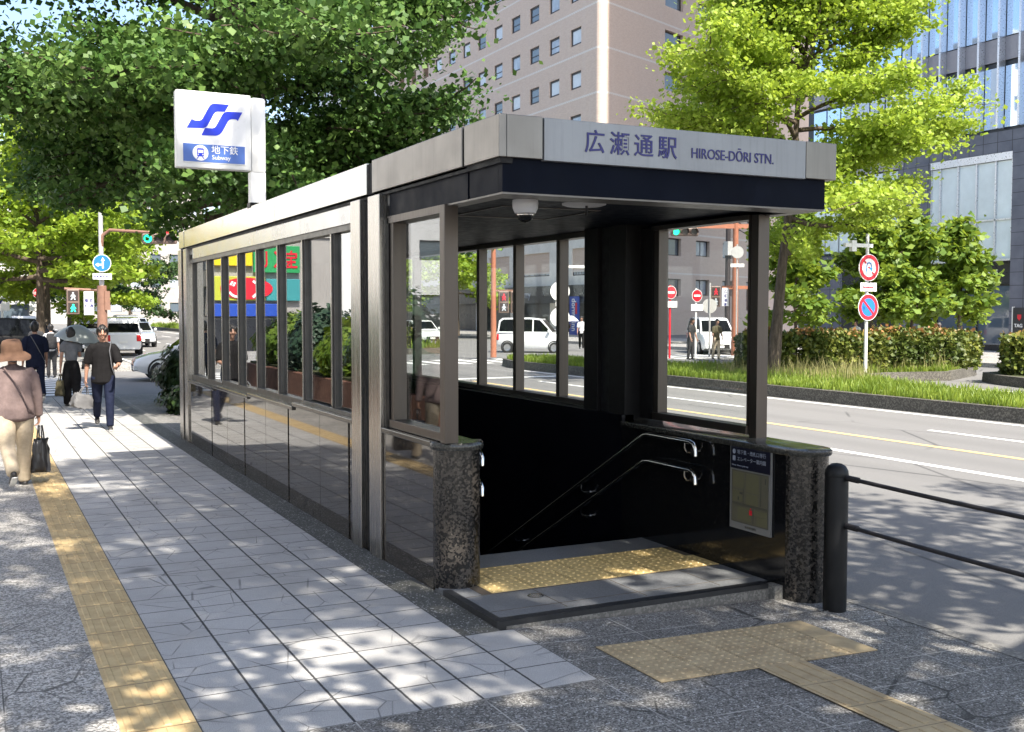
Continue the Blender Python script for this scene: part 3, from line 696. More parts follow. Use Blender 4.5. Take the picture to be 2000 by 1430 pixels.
# right side windows
ed = [15.93, 14.95, 13.96, 12.97, 11.98, 11.0, 10.09, 9.155, 8.45]
for k in range(len(ed)-1):
    b_, a_ = ed[k], ed[k+1]
    wd = MB().box(5.06, a_, 1.03, 5.2, b_, 1.075, .003).box(5.06, a_, 2.585, 5.2, b_, 2.64)
    wd.box(5.08, a_, 1.03, 5.18, a_+.035, 2.6, .003).box(5.08, b_-.035, 1.03, 5.18, b_, 2.6, .003)
    wf = part(wd, 'window', 'bronze')
    p_ = MB().box(5.13, a_+.03, 1.05, 5.138, b_-.03, 2.6).build('pane', 'glass'); p_.parent = wf
# front bays: corner posts, sills, panes
def bay(xa, xb, y0, y1, z0, z1, xg, post_y, px0, px1, zp):
    part(MB().box(px0, post_y, zp, px1, post_y+.085, 2.61, .003), 'post', 'bronze')
    wd = MB().box(xa, post_y+.087, z0-.06, xb, y1, z0, .003).box(xa, post_y+.087, z1, xb, y1, 2.612).box(xa+.01, y1-.10, z0, xb-.01, y1-.03, z1, .002).box(xa+.02, post_y+.087, z0, xb-.02, post_y+.11, z1)
    wf = part(wd, 'window', 'bronze'); p_ = MB().box(xg, post_y+.1, z0-.01, xg+.008, y1-.08, z1+.01).build('pane', 'glass'); p_.parent = wf
    part(MB().box(xa, y1-.028, z0-.06, xb, 7.76, 2.6), 'jamb', 'bronze_d')
bay(2.815, 2.94, 6.6, 7.72, 1.085, 2.56, 2.885, 6.6, 2.806, 2.905, 1.02)
bay(5.11, 5.225, 6.27, 7.60, 1.055, 2.575, 5.16, 6.25, 5.135, 5.235, .97)
# handrails, two on each side
for xw, xr, ye in ((4.93, 4.85, 6.60), (3.118, 3.2, 6.86)):
    for zt in (.915, .70):
        b = 7.27
        pts = [(xr, ye, zt-.10), (xr, ye+.005, zt-.045), (xr, ye+.03, zt-.012), (xr, ye+.07, zt), (xr, b-.04, zt), (xr, b+.03, zt-.012), (xr, b+.1, zt-.05), (xr, 15.5, zt-.05-(15.5-b-.1)*.533)]
        hr = MB().tube(pts, .0185, 12)
        for yb, zb in ((ye+.14, zt), (8.3, zt-.05-(8.3-b-.1)*.533), (9.6, zt-.05-(9.6-b-.1)*.533), (11, zt-.05-(11-b-.1)*.533)):
            hr.tube([(xw, yb, zb-.09), (xr+(xw-xr)*.25, yb, zb-.085), (xr, yb, zb-.05), (xr, yb, zb)], .009, 8)
            hr.lathe((xw, yb, zb-.09), [(.03, -.006), (.03, .006), (.001, .007)], 14, axis='X')
        part(hr, 'handrail', 'chrome', smooth=50)

# ceiling fittings
t = thing('security_camera', 'pale dome security camera hanging under the front of the canopy', 'security camera', (3.122, 6.05, 2.60))
MB().lathe((0, 0, 0), [(.001, 0), (.08, 0), (.083, -.02), (.078, -.055), (.066, -.082), (.054, -.086)], 28).build('housing', 'camgrey', t, 40)
MB().lathe((0, 0, 0), [(.054, -.084), (.053, -.10), (.043, -.122), (.025, -.136), (.001, -.141)], 28).build('dome', 'carglass', t, 60)
MB().lathe((0, 0, 0), [(.054, -.086), (.058, -.09), (.056, -.096), (.05, -.096)], 28).build('ring', 'chrome', t, 60)
t = thing('ceiling_light', 'flat round ceiling light with a thin dark sensor rod under the canopy', 'ceiling light', (3.73, 6.36, 2.634))
MB().lathe((0, 0, 0), [(.001, 0), (.15, 0), (.15, -.010), (.12, -.02), (.001, -.021)], 28).build('diffuser', 'camgrey', t, 40)
MB().tube([(-.01, -.05, -.012), (-.01, -.05, -.085)], .009, 8).build('sensor_rod', 'blackgap', t)

# framed map on the right wall
t = thing('map_poster', 'framed area map with dark blue header on the granite wall inside the entrance', 'poster', (4.926, 6.04, .34))
def onwall(mb): # local XZ facing -Y turned to face -X
    return Matrix.Rotation(-math.pi/2, 4, 'Z')
MT = Matrix.Rotation(-math.pi/2, 4, 'Z')
def wp(mb, name, m, root): q = MB().add(mb, MT); return q.build(name, m, root)
wp(MB().box(-.225, -.012, 0, .225, 0, .61), 'board', 'poster_w', t)
hd = wp(MB().box(-.215, -.016, .435, .215, -.012, .60), 'header', 'mapnavy', t)
wr = MB()
for s_, z_, sz in (('地下鉄・改札口専行', .545, .035), ('エレベーター案内図', .495, .035), ('Subway · Elevator guide map', .455, .016)):
    g = text_mb(s_, sz, .001); wr.add(g, Matrix.Translation((-.14 if sz > .02 else -.2, -.0185, z_)))
wr.lathe((-.175, -.018, .557), [(.001, 0), (.018, 0)], 14, axis='Y'); wr.box(-.19, -.019, .49, -.162, -.0165, .525)
wp(wr, 'lettering', 'paleblue', hd)
mp = wp(MB().box(-.2, -.015, .05, .2, -.0121, .425), 'map', 'poster', t)
blk = MB()
for a, b, c, d in ((-.19, .30, -.06, .41), (-.04, .28, .1, .41), (-.19, .20, -.08, .28), (-.04, .19, .09, .27), (-.13, .07, .02, .165), (.08, .06, .19, .12), (.05, .125, .19, .165)): blk.box(a, -.0165, b, c, -.0151, d)
wp(blk, 'map_blocks', 'poster_y', mp)
ink = MB()
for a, b, c, d in ((-.19, .178, .19, .181), (-.19, .186, .19, .189), (.12, .2, .123, .41), (-.07, .19, -.068, .41), (.04, .06, .042, .17), (-.11, .255, -.08, .27), (-.13, .21, -.115, .235), (.165, .36, .175, .40), (-.2, .05, .2, .052), (-.2, .423, .2, .425), (-.2, .052, -.198, .423), (.198, .052, .2, .423)): ink.box(a, -.017, b, c, -.0153, d)
g = text_mb('仙台市交通局', .02, .001); ink.add(g, Matrix.Translation((-.05, -.0145, .018)))
wp(ink, 'map_lines', 'poster_d', mp)
wp(MB().box(.0, -.0178, .12, .03, -.017, .155).lathe((.015, -.0175, .165), [(.001, 0), (.006, 0)], 10, axis='Y'), 'map_marker', 'signred', mp)
# floor drain cover
t = MB().lathe((3.29, 6.22, .03), [(.001, .004), (.026, .004), (.026, .003), (.03, .003), (.03, .0045), (.05, .0045), (.055, .001)], 28).build('floor_cap', 'steel_w', None, 40); tag(t, 'small round metal cover set in the grey entrance floor', 'floor cover')

# ------------------------------------------------------------------ subway sign on the roof
t = thing('subway_sign', 'white illuminated box sign with blue double curve emblem standing on the entrance roof', 'sign', (2.87, 12.0, 3.06))
def sg(x, z): return (x-2.87, z-3.06)
cab = MB().box(2.003-2.87, 0, .38, 2.80-2.87, .14, 1.20, .012); cab.box(2.80-2.87, -.002, .36, .095, .142, 1.185, .03)
cb_ = cab.build('cabinet', 'white', t, 40)
MB().box(-.078, .01, .035, .088, .13, .37).build('post', 'white', t)
MB().box(-.09, .0, -.02, .098, .145, .035).build('base', 'bronze_d', t)
def zp(x, y):
    x = 330+x/5.719; y = 160+y/5.719
    return (2.003+(x-343)*.00545-2.87, 4.264-.00541*(y-173-.1075*(x-343))-3.06)
MB().box(zp(160, 150)[0], -.006, .435, zp(845, 150)[0], 0, 1.155).build('face', 'white_s', cb_)
S1 = [(185, 515), (245, 412), (252, 424), (266, 433), (290, 438), (330, 440), (350, 433), (367, 412), (395, 362), (425, 308), (440, 283), (452, 268), (470, 257), (490, 253), (660, 270), (612, 348), (530, 343), (512, 347), (498, 358), (485, 375), (455, 430), (415, 500), (400, 516), (375, 525), (350, 525)]
S2 = [(345, 605), (390, 525), (470, 532), (490, 527), (508, 512), (540, 455), (575, 395), (590, 370), (607, 356), (640, 347), (810, 362), (757, 457), (748, 445), (735, 438), (700, 434), (680, 435), (662, 442), (645, 460), (620, 505), (590, 560), (572, 585), (552, 603), (530, 613), (505, 617)]
lg = MB().prism([zp(*p) for p in S1], -.010, -.006).prism([zp(*p) for p in S2], -.010, -.006); lg.build('emblem', 'signblue', cb_)
bx0, bx1 = 2.07-2.87, 2.727-2.87
bnd = MB().box(bx0, -.010, .445, bx1, -.006, .635).build('band', 'signblue2', cb_)
ic = MB(); cx, cz, r = bx0+.18, .54, .083
ic.prism([(cx+r*math.cos(2*math.pi*k/32), cz+r*math.sin(2*math.pi*k/32)) for k in range(32)], -.013, -.010)
ic.add(text_mb('地下鉄', .096, .002, .0004), Matrix.Translation((bx0+.295, -.012, .548))); ic.add(text_mb('Subway', .066, .002, .0), Matrix.Translation((bx0+.30, -.012, .478)))
ic.build('lettering', 'white_s', bnd)
tr = MB(); tr.prism([(cx-.036, cz-.03), (cx-.036, cz+.04), (cx-.028, cz+.05), (cx+.028, cz+.05), (cx+.036, cz+.04), (cx+.036, cz-.03), (cx+.028, cz-.038), (cx-.028, cz-.038)], -.016, -.013)
for s_ in (-1, 1): tr.prism([(cx+s_*.014, cz-.04), (cx+s_*.024, cz-.04), (cx+s_*.044, cz-.066), (cx+s_*.034, cz-.066)], -.016, -.013)
tr.build('train_pictogram', 'signblue', bnd)
wn = MB().box(cx-.027, -.018, cz+.0, cx+.027, -.016, cz+.03)
for s_ in (-1, 1): wn.lathe((cx+s_*.024, -.017, cz-.018), [(.001, 0), (.007, 0)], 10, axis='Y')
wn.build('train_window', 'white_s', bnd)

# ------------------------------------------------------------------ bollard and ropes
def bollard(x, y, lab):
    t = thing('bollard', lab, 'bollard', (x, y, gz(x, y)), group='bollards along the kerb')
    MB().lathe((0, 0, 0), [(.076, 0), (.076, .88), (.074, .89)], 32).build('body', 'bollard', t, 40)
    MB().lathe((0, 0, 0), [(.076, .888), (.077, .90), (.073, .93), (.058, .957), (.032, .973), (.001, .978)], 32).build('cap', 'bollard', t, 60)
    MB().box(-.13, -.03, -.01, -.08, .03, .012).build('base_plate', 'steel_w', t)
    return t
bollard(5.065, 5.346, 'black domed bollard at the kerb beside the right pier of the entrance')
for z, lab in ((.82, 'upper black rope running from the bollard along the kerb'), (.505, 'lower black rope running from the bollard along the kerb')):
    pts = [(5.085, 5.28-k*.28, z-.03*math.sin(math.pi*k/11)) for k in range(12)]
    rp = MB().tube(pts, .0135, 10); rp.tube([(5.085, 5.285, z), (5.085, 5.17, z-.002)], .02, 10)
    tag(rp.build('barrier_rope', 'rope', None, 50), lab, 'rope', 'ropes of the kerb barrier')
# ------------------------------------------------------------------ plants
def leaves(name, P, size, mat, parent=None, up=.55, seed=0, elong=1.0, droop=0.0):
    """one small four-cornered leaf per point"""
    g = np.random.default_rng(seed); n = len(P)
    nrm = g.normal(size=(n, 3)); nrm /= np.linalg.norm(nrm, axis=1)[:, None]; nrm[:, 2] = np.abs(nrm[:, 2])*(1-up)+up*1.0
    nrm += g.normal(scale=.15, size=(n, 3)); nrm /= np.linalg.norm(nrm, axis=1)[:, None]
    a = g.normal(size=(n, 3)); a[:, 2] -= droop; a -= nrm*(a*nrm).sum(1)[:, None]; a /= np.linalg.norm(a, axis=1)[:, None]
    b = np.cross(nrm, a); s = (size*g.uniform(.45, 1.5, n))[:, None]
    V = np.stack([P, P+a*s*.62*elong+b*s*.5, P+a*s*elong+nrm*s*.06, P+a*s*.62*elong-b*s*.5], 1).reshape(-1, 3)
    F = np.arange(4*n).reshape(n, 4)
    return raw(name, V, F, mat, parent)

def skeleton(g, base, h, trunk_h, R_, prof, n1, n2, elev=(8, 65), lean=(0, 0), zlo=None, r0=.2, wob=.05):
    """trunk, limbs and side branches as (points, radii); returns also leaf-bearing points"""
    B = np.array(base, float); tubes = []; tips = []
    nt = 9; tp = []
    for k in range(nt):
        f = k/(nt-1); tp.append(B+np.array([lean[0]*f+g.normal()*wob*f, lean[1]*f+g.normal()*wob*f, h*.93*f]))
    tp = np.array(tp); tubes.append((tp, [r0*(1-.93*(k/(nt-1))**.8)*(1.25 if k == 0 else 1) for k in range(nt)]))
    at = lambda z: np.array([np.interp(z, tp[:, 2]-B[2], tp[:, i]) for i in range(3)])
    for i in range(n1):
        f = (i+g.uniform(-.3, .3))/(n1-1); f = min(max(f, 0), 1)
        z = trunk_h+(h*.9-trunk_h)*f; p = at(z)
        az = i*2.399+g.uniform(-.4, .4); e = R(elev[0]+(elev[1]-elev[0])*f**1.3+g.uniform(-7, 7))
        L = R_*prof(f)*g.uniform(.8, 1.12)
        d = np.array([math.cos(az)*math.cos(e), math.sin(az)*math.cos(e), math.sin(e)]); pts = [p]
        m = 7
        for k in range(m):
            d = d+g.normal(scale=.12, size=3)+np.array([0, 0, .05 if f > .5 else -.02+.03*k/m]); d /= np.linalg.norm(d); pts.append(pts[-1]+d*L/m)
        pts = np.array(pts); rb = r0*(.20+.28*(1-f)); tubes.append((pts, [max(.012, rb*(1-.85*k/m)) for k in range(m+1)]))
        for j in range(n2):
            t_ = .22+.78*(j+g.uniform(0, 1))/n2; k = min(int(t_*m), m-1); q = pts[k]+(pts[k+1]-pts[k])*(t_*m-k)
            dd = pts[min(k+1, m)]-pts[k]; dd /= np.linalg.norm(dd); side = np.cross(dd, [0, 0, 1]); side /= np.linalg.norm(side)+1e-6
            s2 = side*(1 if j % 2 else -1)*g.uniform(.5, 1.1)+dd*g.uniform(.35, 1.0)+np.array([0, 0, g.uniform(-.22, .3)]); s2 /= np.linalg.norm(s2)
            l2 = L*g.uniform(.22, .45)*(1.15-.55*t_); pp = [q]
            for k2 in range(4): s2 = s2+g.normal(scale=.16, size=3); s2 /= np.linalg.norm(s2); pp.append(pp[-1]+s2*l2/4)
            pp = np.array(pp); tubes.append((pp, [max(.006, rb*.3*(1-.7*k3/4)) for k3 in range(5)])); tips.append(pp)
        tips.append(pts[4:])
    return tubes, tips

def scatter(g, tips, n, spread, flat):
    seg = []; 
    for pp in tips:
        for k in range(len(pp)-1): seg.append((pp[k], pp[k+1]))
    A = np.array([s[0] for s in seg]); B = np.array([s[1] for s in seg]); ln = np.linalg.norm(B-A, axis=1); wgt = ln*g.gamma(2.2, 1, len(ln)); wgt /= wgt.sum()
    idx = g.choice(len(seg), n, p=wgt); t_ = g.uniform(0, 1, (n, 1)); off = g.normal(size=(n, 3))*spread; off[:, 2] *= flat
    return A[idx]+(B[idx]-A[idx])*t_+off

def tree(name, label, cat, base, h, trunk_h, R_, n, size, mat, bark='bark', seed=0, prof=None, n1=26, n2=9, spread=.22, flat=.5, elev=(5, 65), lean=(0, 0), r0=.22, group=None, up=.5, ztop=None, droop=0, cut=None, elong=1.0):
    g = np.random.default_rng(seed); prof = prof or (lambda f: (.72+.9*f-1.25*f*f)+.25)
    t = thing(name, label, cat, base, group=group)
    tubes, tips = skeleton(g, (0, 0, 0), h, trunk_h, R_, prof, n1, n2, elev, lean, r0=r0)
    P = scatter(g, tips, n, spread, flat)
    if cut: P = P[cut(P)]
    mb = MB()
    for i, (pts, rr) in enumerate(tubes):
        if cut and i:
            ok = cut(pts); k = int(np.argmin(ok)) if not ok.all() else len(pts)
            if k < 2: continue
            pts, rr = pts[:k], rr[:k]
        mb.tube(pts, rr, 7 if rr[0] > .05 else 5, cap=False)
    mb.build('trunk', bark, t, 60)
    leaves('crown', P, size, mat, t, up, seed+1, elong, droop)
    return t

# dark green ginkgo behind the entrance, and one out of the frame whose shade dapples the foreground
tree('ginkgo_tree', 'large dark green ginkgo tree rising behind the entrance pavilion', 'tree', (4.9, 22.4, -.1), 14.0, 3.7, 6.15, 340000, .105, 'ginkgo', seed=3, n1=56, n2=16, spread=.31, flat=.62, elev=(-3, 62), r0=.30, prof=lambda f: .82+.75*f-1.15*f*f, group='street trees along the kerb', droop=.5, up=.3, cut=lambda P: P[:, 2] > np.where(P[:, 0]*.894-P[:, 1]*.447 < -1.15, 4.15, 3.35))
tree('ginkgo_tree', 'green ginkgo street tree beside the kerb whose crown shades the foreground paving', 'tree', (4.6, -1.0, -.1), 14.0, 6.0, 6.6, 44000, .145, 'ginkgo', seed=9, n1=28, n2=9, spread=.25, flat=.5, elev=(0, 60), r0=.32, group='street trees along the kerb')
# trees beyond the crossing
spec = [((2.6, 49.0), 8.6, 3.2, 4.2, 'ginkgo_m', 'bark', 'bright green ginkgo tree beyond the crossing, at the left edge', 21),
        ((3.35, 58.0), 9, 3.2, 4.0, 'ginkgo_m', 'bark', 'second bright ginkgo trunk beyond the crossing, behind the black van', 22),
        ((5.05, 66.0), 9.5, 3.4, 4.2, 'ginkgo_m', 'bark', 'dark trunked ginkgo beyond the crossing, behind the umbrella', 23),
        ((6.8, 78.0), 11, 3.6, 5.0, 'far', 'bark', 'dark green tree far along the pavement past the signal pole', 24)]
for (x, y), h, th, r, m, b, lab, sd in spec:
    tree('ginkgo_tree', lab, 'tree', (x, y, -.06), h, th, r, 30000, .20, m, b, seed=sd, n1=26, n2=9, spread=.3, flat=.45, elev=(-5, 60), r0=.24, group='street trees beyond the crossing', droop=.4)
for k, (x, y, h, r, m, sd, lab) in enumerate([(18.9, 58, 7.5, 3.0, 'ginkgo_m', 31, 'bright low tree on the far median, nearest to the entrance'), (19.4, 71, 9, 3.4, 'ginkgo_m', 32, 'fresh green tree farther along the far median'), (19.8, 86, 11, 4.0, 'far', 33, 'dark tree near the end of the far median'),
        (24, 96, 13, 5.5, 'far', 34, 'tall dark tree closing the avenue on the right'), (14, 112, 14, 6.5, 'far', 35, 'dark broad tree closing the end of the avenue'), (8.5, 104, 14, 6, 'far', 36, 'dark tree at the end of the near pavement'), (32.5, 74, 12, 4.2, 'ginkgo_m', 37, 'bright ginkgo in front of the stone hotel base'), (33.5, 92, 13, 4.5, 'far', 38, 'green street tree along the far pavement past the hotel corner')]):
    tree('street_tree', lab, 'tree', (x, y, 0), h, 2.6 if k < 2 else 3.2, r, 17000, .24, m, 'bark_p' if k < 2 else 'bark', seed=sd, n1=22, n2=8, spread=.3, flat=.45, elev=(-5, 60), r0=.16, group='trees along the far median', droop=.3)
# bright ginkgo on the median at the right
tree('ginkgo_tree', 'tall bright yellow green ginkgo on the grassy median to the right of the entrance', 'tree', (20.6, 24.4, .05), 13.6, 3.0, 4.95, 145000, .115, 'ginkgo_y', seed=41, n1=50, n2=14, spread=.27, flat=.46, elev=(-2, 62), lean=(.9, -.6), r0=.20, prof=lambda f: 1.0+.25*f-1.02*f*f, up=.45, cut=lambda P: (P[:, 2] > np.where(P[:, 0]*.894-P[:, 1]*.447 < -.1, 6.4+.35*np.sin(P[:, 1]*2.2), 3.3)) & ((P[:, 2] > 4.2) | (P[:, 0]-P[:, 1]*.98 < 1.6)))
# small broadleaf trees in front of the tower
for (x, y, h, r, sd, lab) in [(29.0, 33.0, 6.0, 1.35, 51, 'small leafy tree beside the ginkgo trunk across the road'), (32.0, 32.0, 5.6, 1.35, 52, 'small pale tree left of the round traffic signs'), (33.9, 31.7, 5.7, 1.3, 53, 'small tree right of the round traffic signs'), (36.0, 31.2, 5.5, 1.25, 54, 'round dark green tree in front of the shop window of the tower')]:
    tree('broadleaf_tree', lab, 'tree', (x, y, -.05), h, 1.7, r, 4600, .19, 'small', 'bark', seed=sd, n1=20, n2=7, spread=.22, flat=.6, elev=(10, 65), r0=.09, group='small trees in front of the tower', droop=.8, elong=1.5)

# hedges: clipped rows of glossy leaves with red young shoots
def hedge(label, path, wid, h, n, seed, size=.10, mat='hedge', group=None):
    g = np.random.default_rng(seed); path = np.array(path, float); d = np.diff(path, axis=0); ln = np.linalg.norm(d, axis=1)
    k = g.choice(len(ln), n, p=ln/ln.sum()); u = g.uniform(0, 1, n); p = path[k]+d[k]*u[:, None]; nr = np.stack([-d[k][:, 1], d[k][:, 0]], 1)/ln[k][:, None]
    # points close to the surface of a rounded box
    a = g.uniform(-1, 1, n); top = g.random(n) < .42; z = np.where(top, h-np.abs(g.normal(scale=.07, size=n)), g.uniform(.03, 1, n)*h); side = np.where(top, a, np.sign(a)*(1-np.abs(g.normal(scale=.10, size=n))))
    lump = 1+.10*np.sin(p[:, 0]*2.1+1)*np.cos(p[:, 1]*2.7)+.06*np.sin(p[:, 0]*6.3+p[:, 1]*5)
    shr = np.where(z > h*.82, 1-.35*((z/h-.82)/.18)**2, 1)*lump
    e = (path[0], path[-1])
    P = np.stack([p[:, 0]+nr[:, 0]*side*wid/2*shr, p[:, 1]+nr[:, 1]*side*wid/2*shr, z*lump], 1); P += g.normal(scale=.045, size=P.shape); P[:, 2] += (g.random(n) < .04)*g.uniform(0, .16, n); P[:, 2] = np.maximum(P[:, 2], .02)
    # close both ends
    ne = n//14
    for q, dq in ((path[0], -d[0]/ln[0]), (path[-1], d[-1]/ln[-1])):
        nn = np.array([-dq[1], dq[0]]); s2 = g.uniform(-1, 1, ne)*wid/2; bulge = .22*np.sqrt(np.maximum(0, 1-(2*s2/wid)**2)); zz = g.uniform(.03, .97, ne)*h
        P = np.concatenate([P, np.stack([q[0]+nn[0]*s2+dq[0]*bulge, q[1]+nn[1]*s2+dq[1]*bulge, zz], 1)+g.normal(scale=.05, size=(ne, 3))])
    P[:, 2] = np.maximum(P[:, 2], .02)
    c = path.mean(0); P[:, :2] -= c
    t = thing('hedge', label, 'hedge', (c[0], c[1], .06), group=group)
    leaves('foliage', P, size, mat, t, .3, seed, 1.3)
    mb = MB()
    for _ in range(46):
        i = g.integers(len(ln)); q = path[i]+d[i]*g.random()+np.array([-d[i][1], d[i][0]])/ln[i]*g.uniform(-.3, .3)*wid-c
        mb.tube([(q[0], q[1], -.05), (q[0]+g.normal()*.06, q[1]+g.normal()*.06, h*.5), (q[0]+g.normal()*.15, q[1]+g.normal()*.15, h*.88)], [.018, .013, .006], 5)
    mb.build('stems', 'bark', t)
    return t
hedge('long clipped hedge with red shoots on the median behind the round traffic signs', [(20.7, 25.6), (21.8, 25.0), (24.3, 24.75), (27.2, 24.85), (29.4, 25.5)], 1.4, 1.12, 26000, 61, group='hedges on the islands')
hedge('short dark hedge on the island at the right edge', [(27.25, 21.7), (28.9, 19.6)], 1.5, 1.12, 9000, 62, group='hedges on the islands')
hedge('far flowering hedge with orange shoots on the far median', [(18.6, 49.6), (19.2, 62)], 1.7, .85, 9000, 63, .16, group='hedges on the islands')

# tall grass on the median
def pip(px, py, poly):
    ins = np.zeros(len(px), bool); n = len(poly); j = n-1
    for i in range(n):
        xi, yi = poly[i]; xj, yj = poly[j]
        c = ((yi > py) != (yj > py)) & (px < (xj-xi)*(py-yi)/(yj-yi+1e-12)+xi); ins ^= c; j = i
    return ins
def grass(name, poly, n, hmin, hmax, mat, seed, wid=.012, zb=.055, keep=None):
    g = np.random.default_rng(seed); q = np.array(inset(poly, .17)); lo, hi = q.min(0), q.max(0)
    X = g.uniform(lo[0], hi[0], n*3); Y = g.uniform(lo[1], hi[1], n*3); m = pip(X, Y, q.tolist())
    if keep is not None: m &= keep(X, Y)
    X, Y = X[m][:n], Y[m][:n]; n = len(X)
    bare = np.sin(X*1.3+Y*.9+seed)*np.sin(Y*1.1-X*.7)+.6*np.sin(X*2.9+1)*np.sin(Y*2.3); k_ = bare+g.normal(scale=.35, size=n) > -.95; X, Y = X[k_], Y[k_]; n = len(X)
    cl = .62+.38*np.sin(X*3.1+Y*1.7)*np.cos(Y*2.3-X)+.25*np.sin(X*9+1)*np.sin(Y*8)
    H = (hmin+(hmax-hmin)*g.random(n)**1.4)*np.clip(.55+.6*cl, .4, 1.3)
    az = g.uniform(0, 2*np.pi, n); bend = g.uniform(.05, .55, n)*H; w_ = wid*g.uniform(.7, 1.5, n); a2 = g.uniform(0, 2*np.pi, n)
    wx, wy = np.cos(a2)*w_, np.sin(a2)*w_; dx, dy = np.cos(az)*bend, np.sin(az)*bend
    z0 = np.full(n, zb)
    V = np.stack([np.stack([X-wx, Y-wy, z0], 1), np.stack([X+wx, Y+wy, z0], 1), np.stack([X+wx*.75+dx*.35, Y+wy*.75+dy*.35, zb+H*.6], 1), np.stack([X-wx*.75+dx*.35, Y-wy*.75+dy*.35, zb+H*.6], 1), np.stack([X+dx, Y+dy, zb+H], 1)], 1).reshape(-1, 3)
    b = np.arange(n)*5; F = np.concatenate([np.stack([b, b+1, b+2, b+3], 1)]); T = np.stack([b+3, b+2, b+4, b+4], 1)
    me = bpy.data.meshes.new(name); me.from_pydata(V.tolist(), [], F.tolist()+T[:, :3].tolist()); me.materials.append(M[mat])
    o = bpy.data.objects.new(name, me); col.objects.link(o); o['kind'] = 'stuff'; return o
nearp = [(17.66, 9), (17.66, 35.5), (18.2, 37.2), (19.2, 37.4), (20.3, 36), (21, 31), (22, 28.4), (29, 27.4), (30.4, 26.4), (29.6, 24.9), (26.6, 23.3), (24.5, 23.7), (22.7, 23.3), (20.9, 19.7), (20.1, 17.3), (19.95, 14), (19.9, 9)]
o = grass('grass', nearp, 60000, .09, .27, 'grass', 71); tag(o, 'long bright grass growing on the median strip', 'grass')
o = grass('grass', nearp, 8000, .3, .7, 'straw', 72, .007, keep=lambda x, y: (x > 19.0) & (y > 20) & (y < 25.4)); tag(o, 'pale seeding grass stalks in front of the long hedge', 'grass')
o = grass('grass', ISC, 9000, .2, .55, 'grass', 73, .03); tag(o, 'grass on the far median beyond the crossing', 'grass')

# shrubs
def shrub(name, label, c, rx, ry, h, n, mat, seed, size=.07, group=None):
    g = np.random.default_rng(seed); d = g.normal(size=(n, 3)); d /= np.linalg.norm(d, axis=1)[:, None]; d[:, 2] = np.abs(d[:, 2])
    rad = 1-np.abs(g.normal(scale=.16, size=n)); lump = 1+.18*np.sin(d[:, 0]*5+seed)*np.cos(d[:, 1]*5)+.12*np.sin(d[:, 2]*9+d[:, 0]*7)
    low = g.random(n) < .35; P = d*(rad*lump)[:, None]*np.array([rx, ry, h*.72]); P[:, 2] += h*.28
    P[low, 2] = g.uniform(.03, .4, low.sum())*h; ang = g.uniform(0, 2*np.pi, low.sum()); rr = .88-.12*np.abs(g.normal(size=low.sum())); P[low, 0] = np.cos(ang)*rx*rr; P[low, 1] = np.sin(ang)*ry*rr
    t = thing(name, label, 'shrub', c, group=group); leaves('foliage', P, size, mat, t, .3, seed, 1.2)
    mb = MB()
    for k in range(9): a = k*.7; mb.tube([(0, 0, -.05), (math.cos(a)*rx*.3, math.sin(a)*ry*.3, h*.4), (math.cos(a)*rx*.65, math.sin(a)*ry*.65, h*.75)], [.03, .018, .008], 5)
    mb.build('stems', 'bark', t); return t
shrub('shrub', 'dark clipped shrub at the far rear corner of the entrance', (4.35, 23.6, -.04), .85, .95, 1.25, 11000, 'shrub', 81, .08)
shrub('shrub', 'lower dark shrub close to the rear end of the entrance', (3.95, 20.8, -.04), .75, 1.0, .62, 6000, 'shrub', 82, .07)
# ------------------------------------------------------------------ buildings
def facade(mb, P0, u, nrm, L, z0, z1, ops, depth=.18):
    """wall with real openings and reveals; ops: (a, b, za, zb) along the wall"""
    P0 = Vector((*P0, 0)); u = Vector((*u, 0)); n = Vector((*nrm, 0))
    A = sorted({0, L}|{o[0] for o in ops}|{o[1] for o in ops}); Z = sorted({z0, z1}|{o[2] for o in ops}|{o[3] for o in ops})
    pt = lambda a, z, d=0: tuple(P0+u*a-n*d+Vector((0, 0, z)))
    for j in range(len(Z)-1):
        zc = (Z[j]+Z[j+1])/2; run = None
        for i in range(len(A)-1):
            ac = (A[i]+A[i+1])/2; hole = any(o[0] < ac < o[1] and o[2] < zc < o[3] for o in ops)
            if not hole:
                mb.quad(pt(A[i], Z[j]), pt(A[i+1], Z[j]), pt(A[i+1], Z[j+1]), pt(A[i], Z[j+1]))
    for a, b, c, d in ops:
        for q in (((a, c), (b, c)), ((b, c), (b, d)), ((b, d), (a, d)), ((a, d), (a, c))): (p, r) = q; mb.quad(pt(*p), pt(*r), pt(*r, depth), pt(*p, depth))
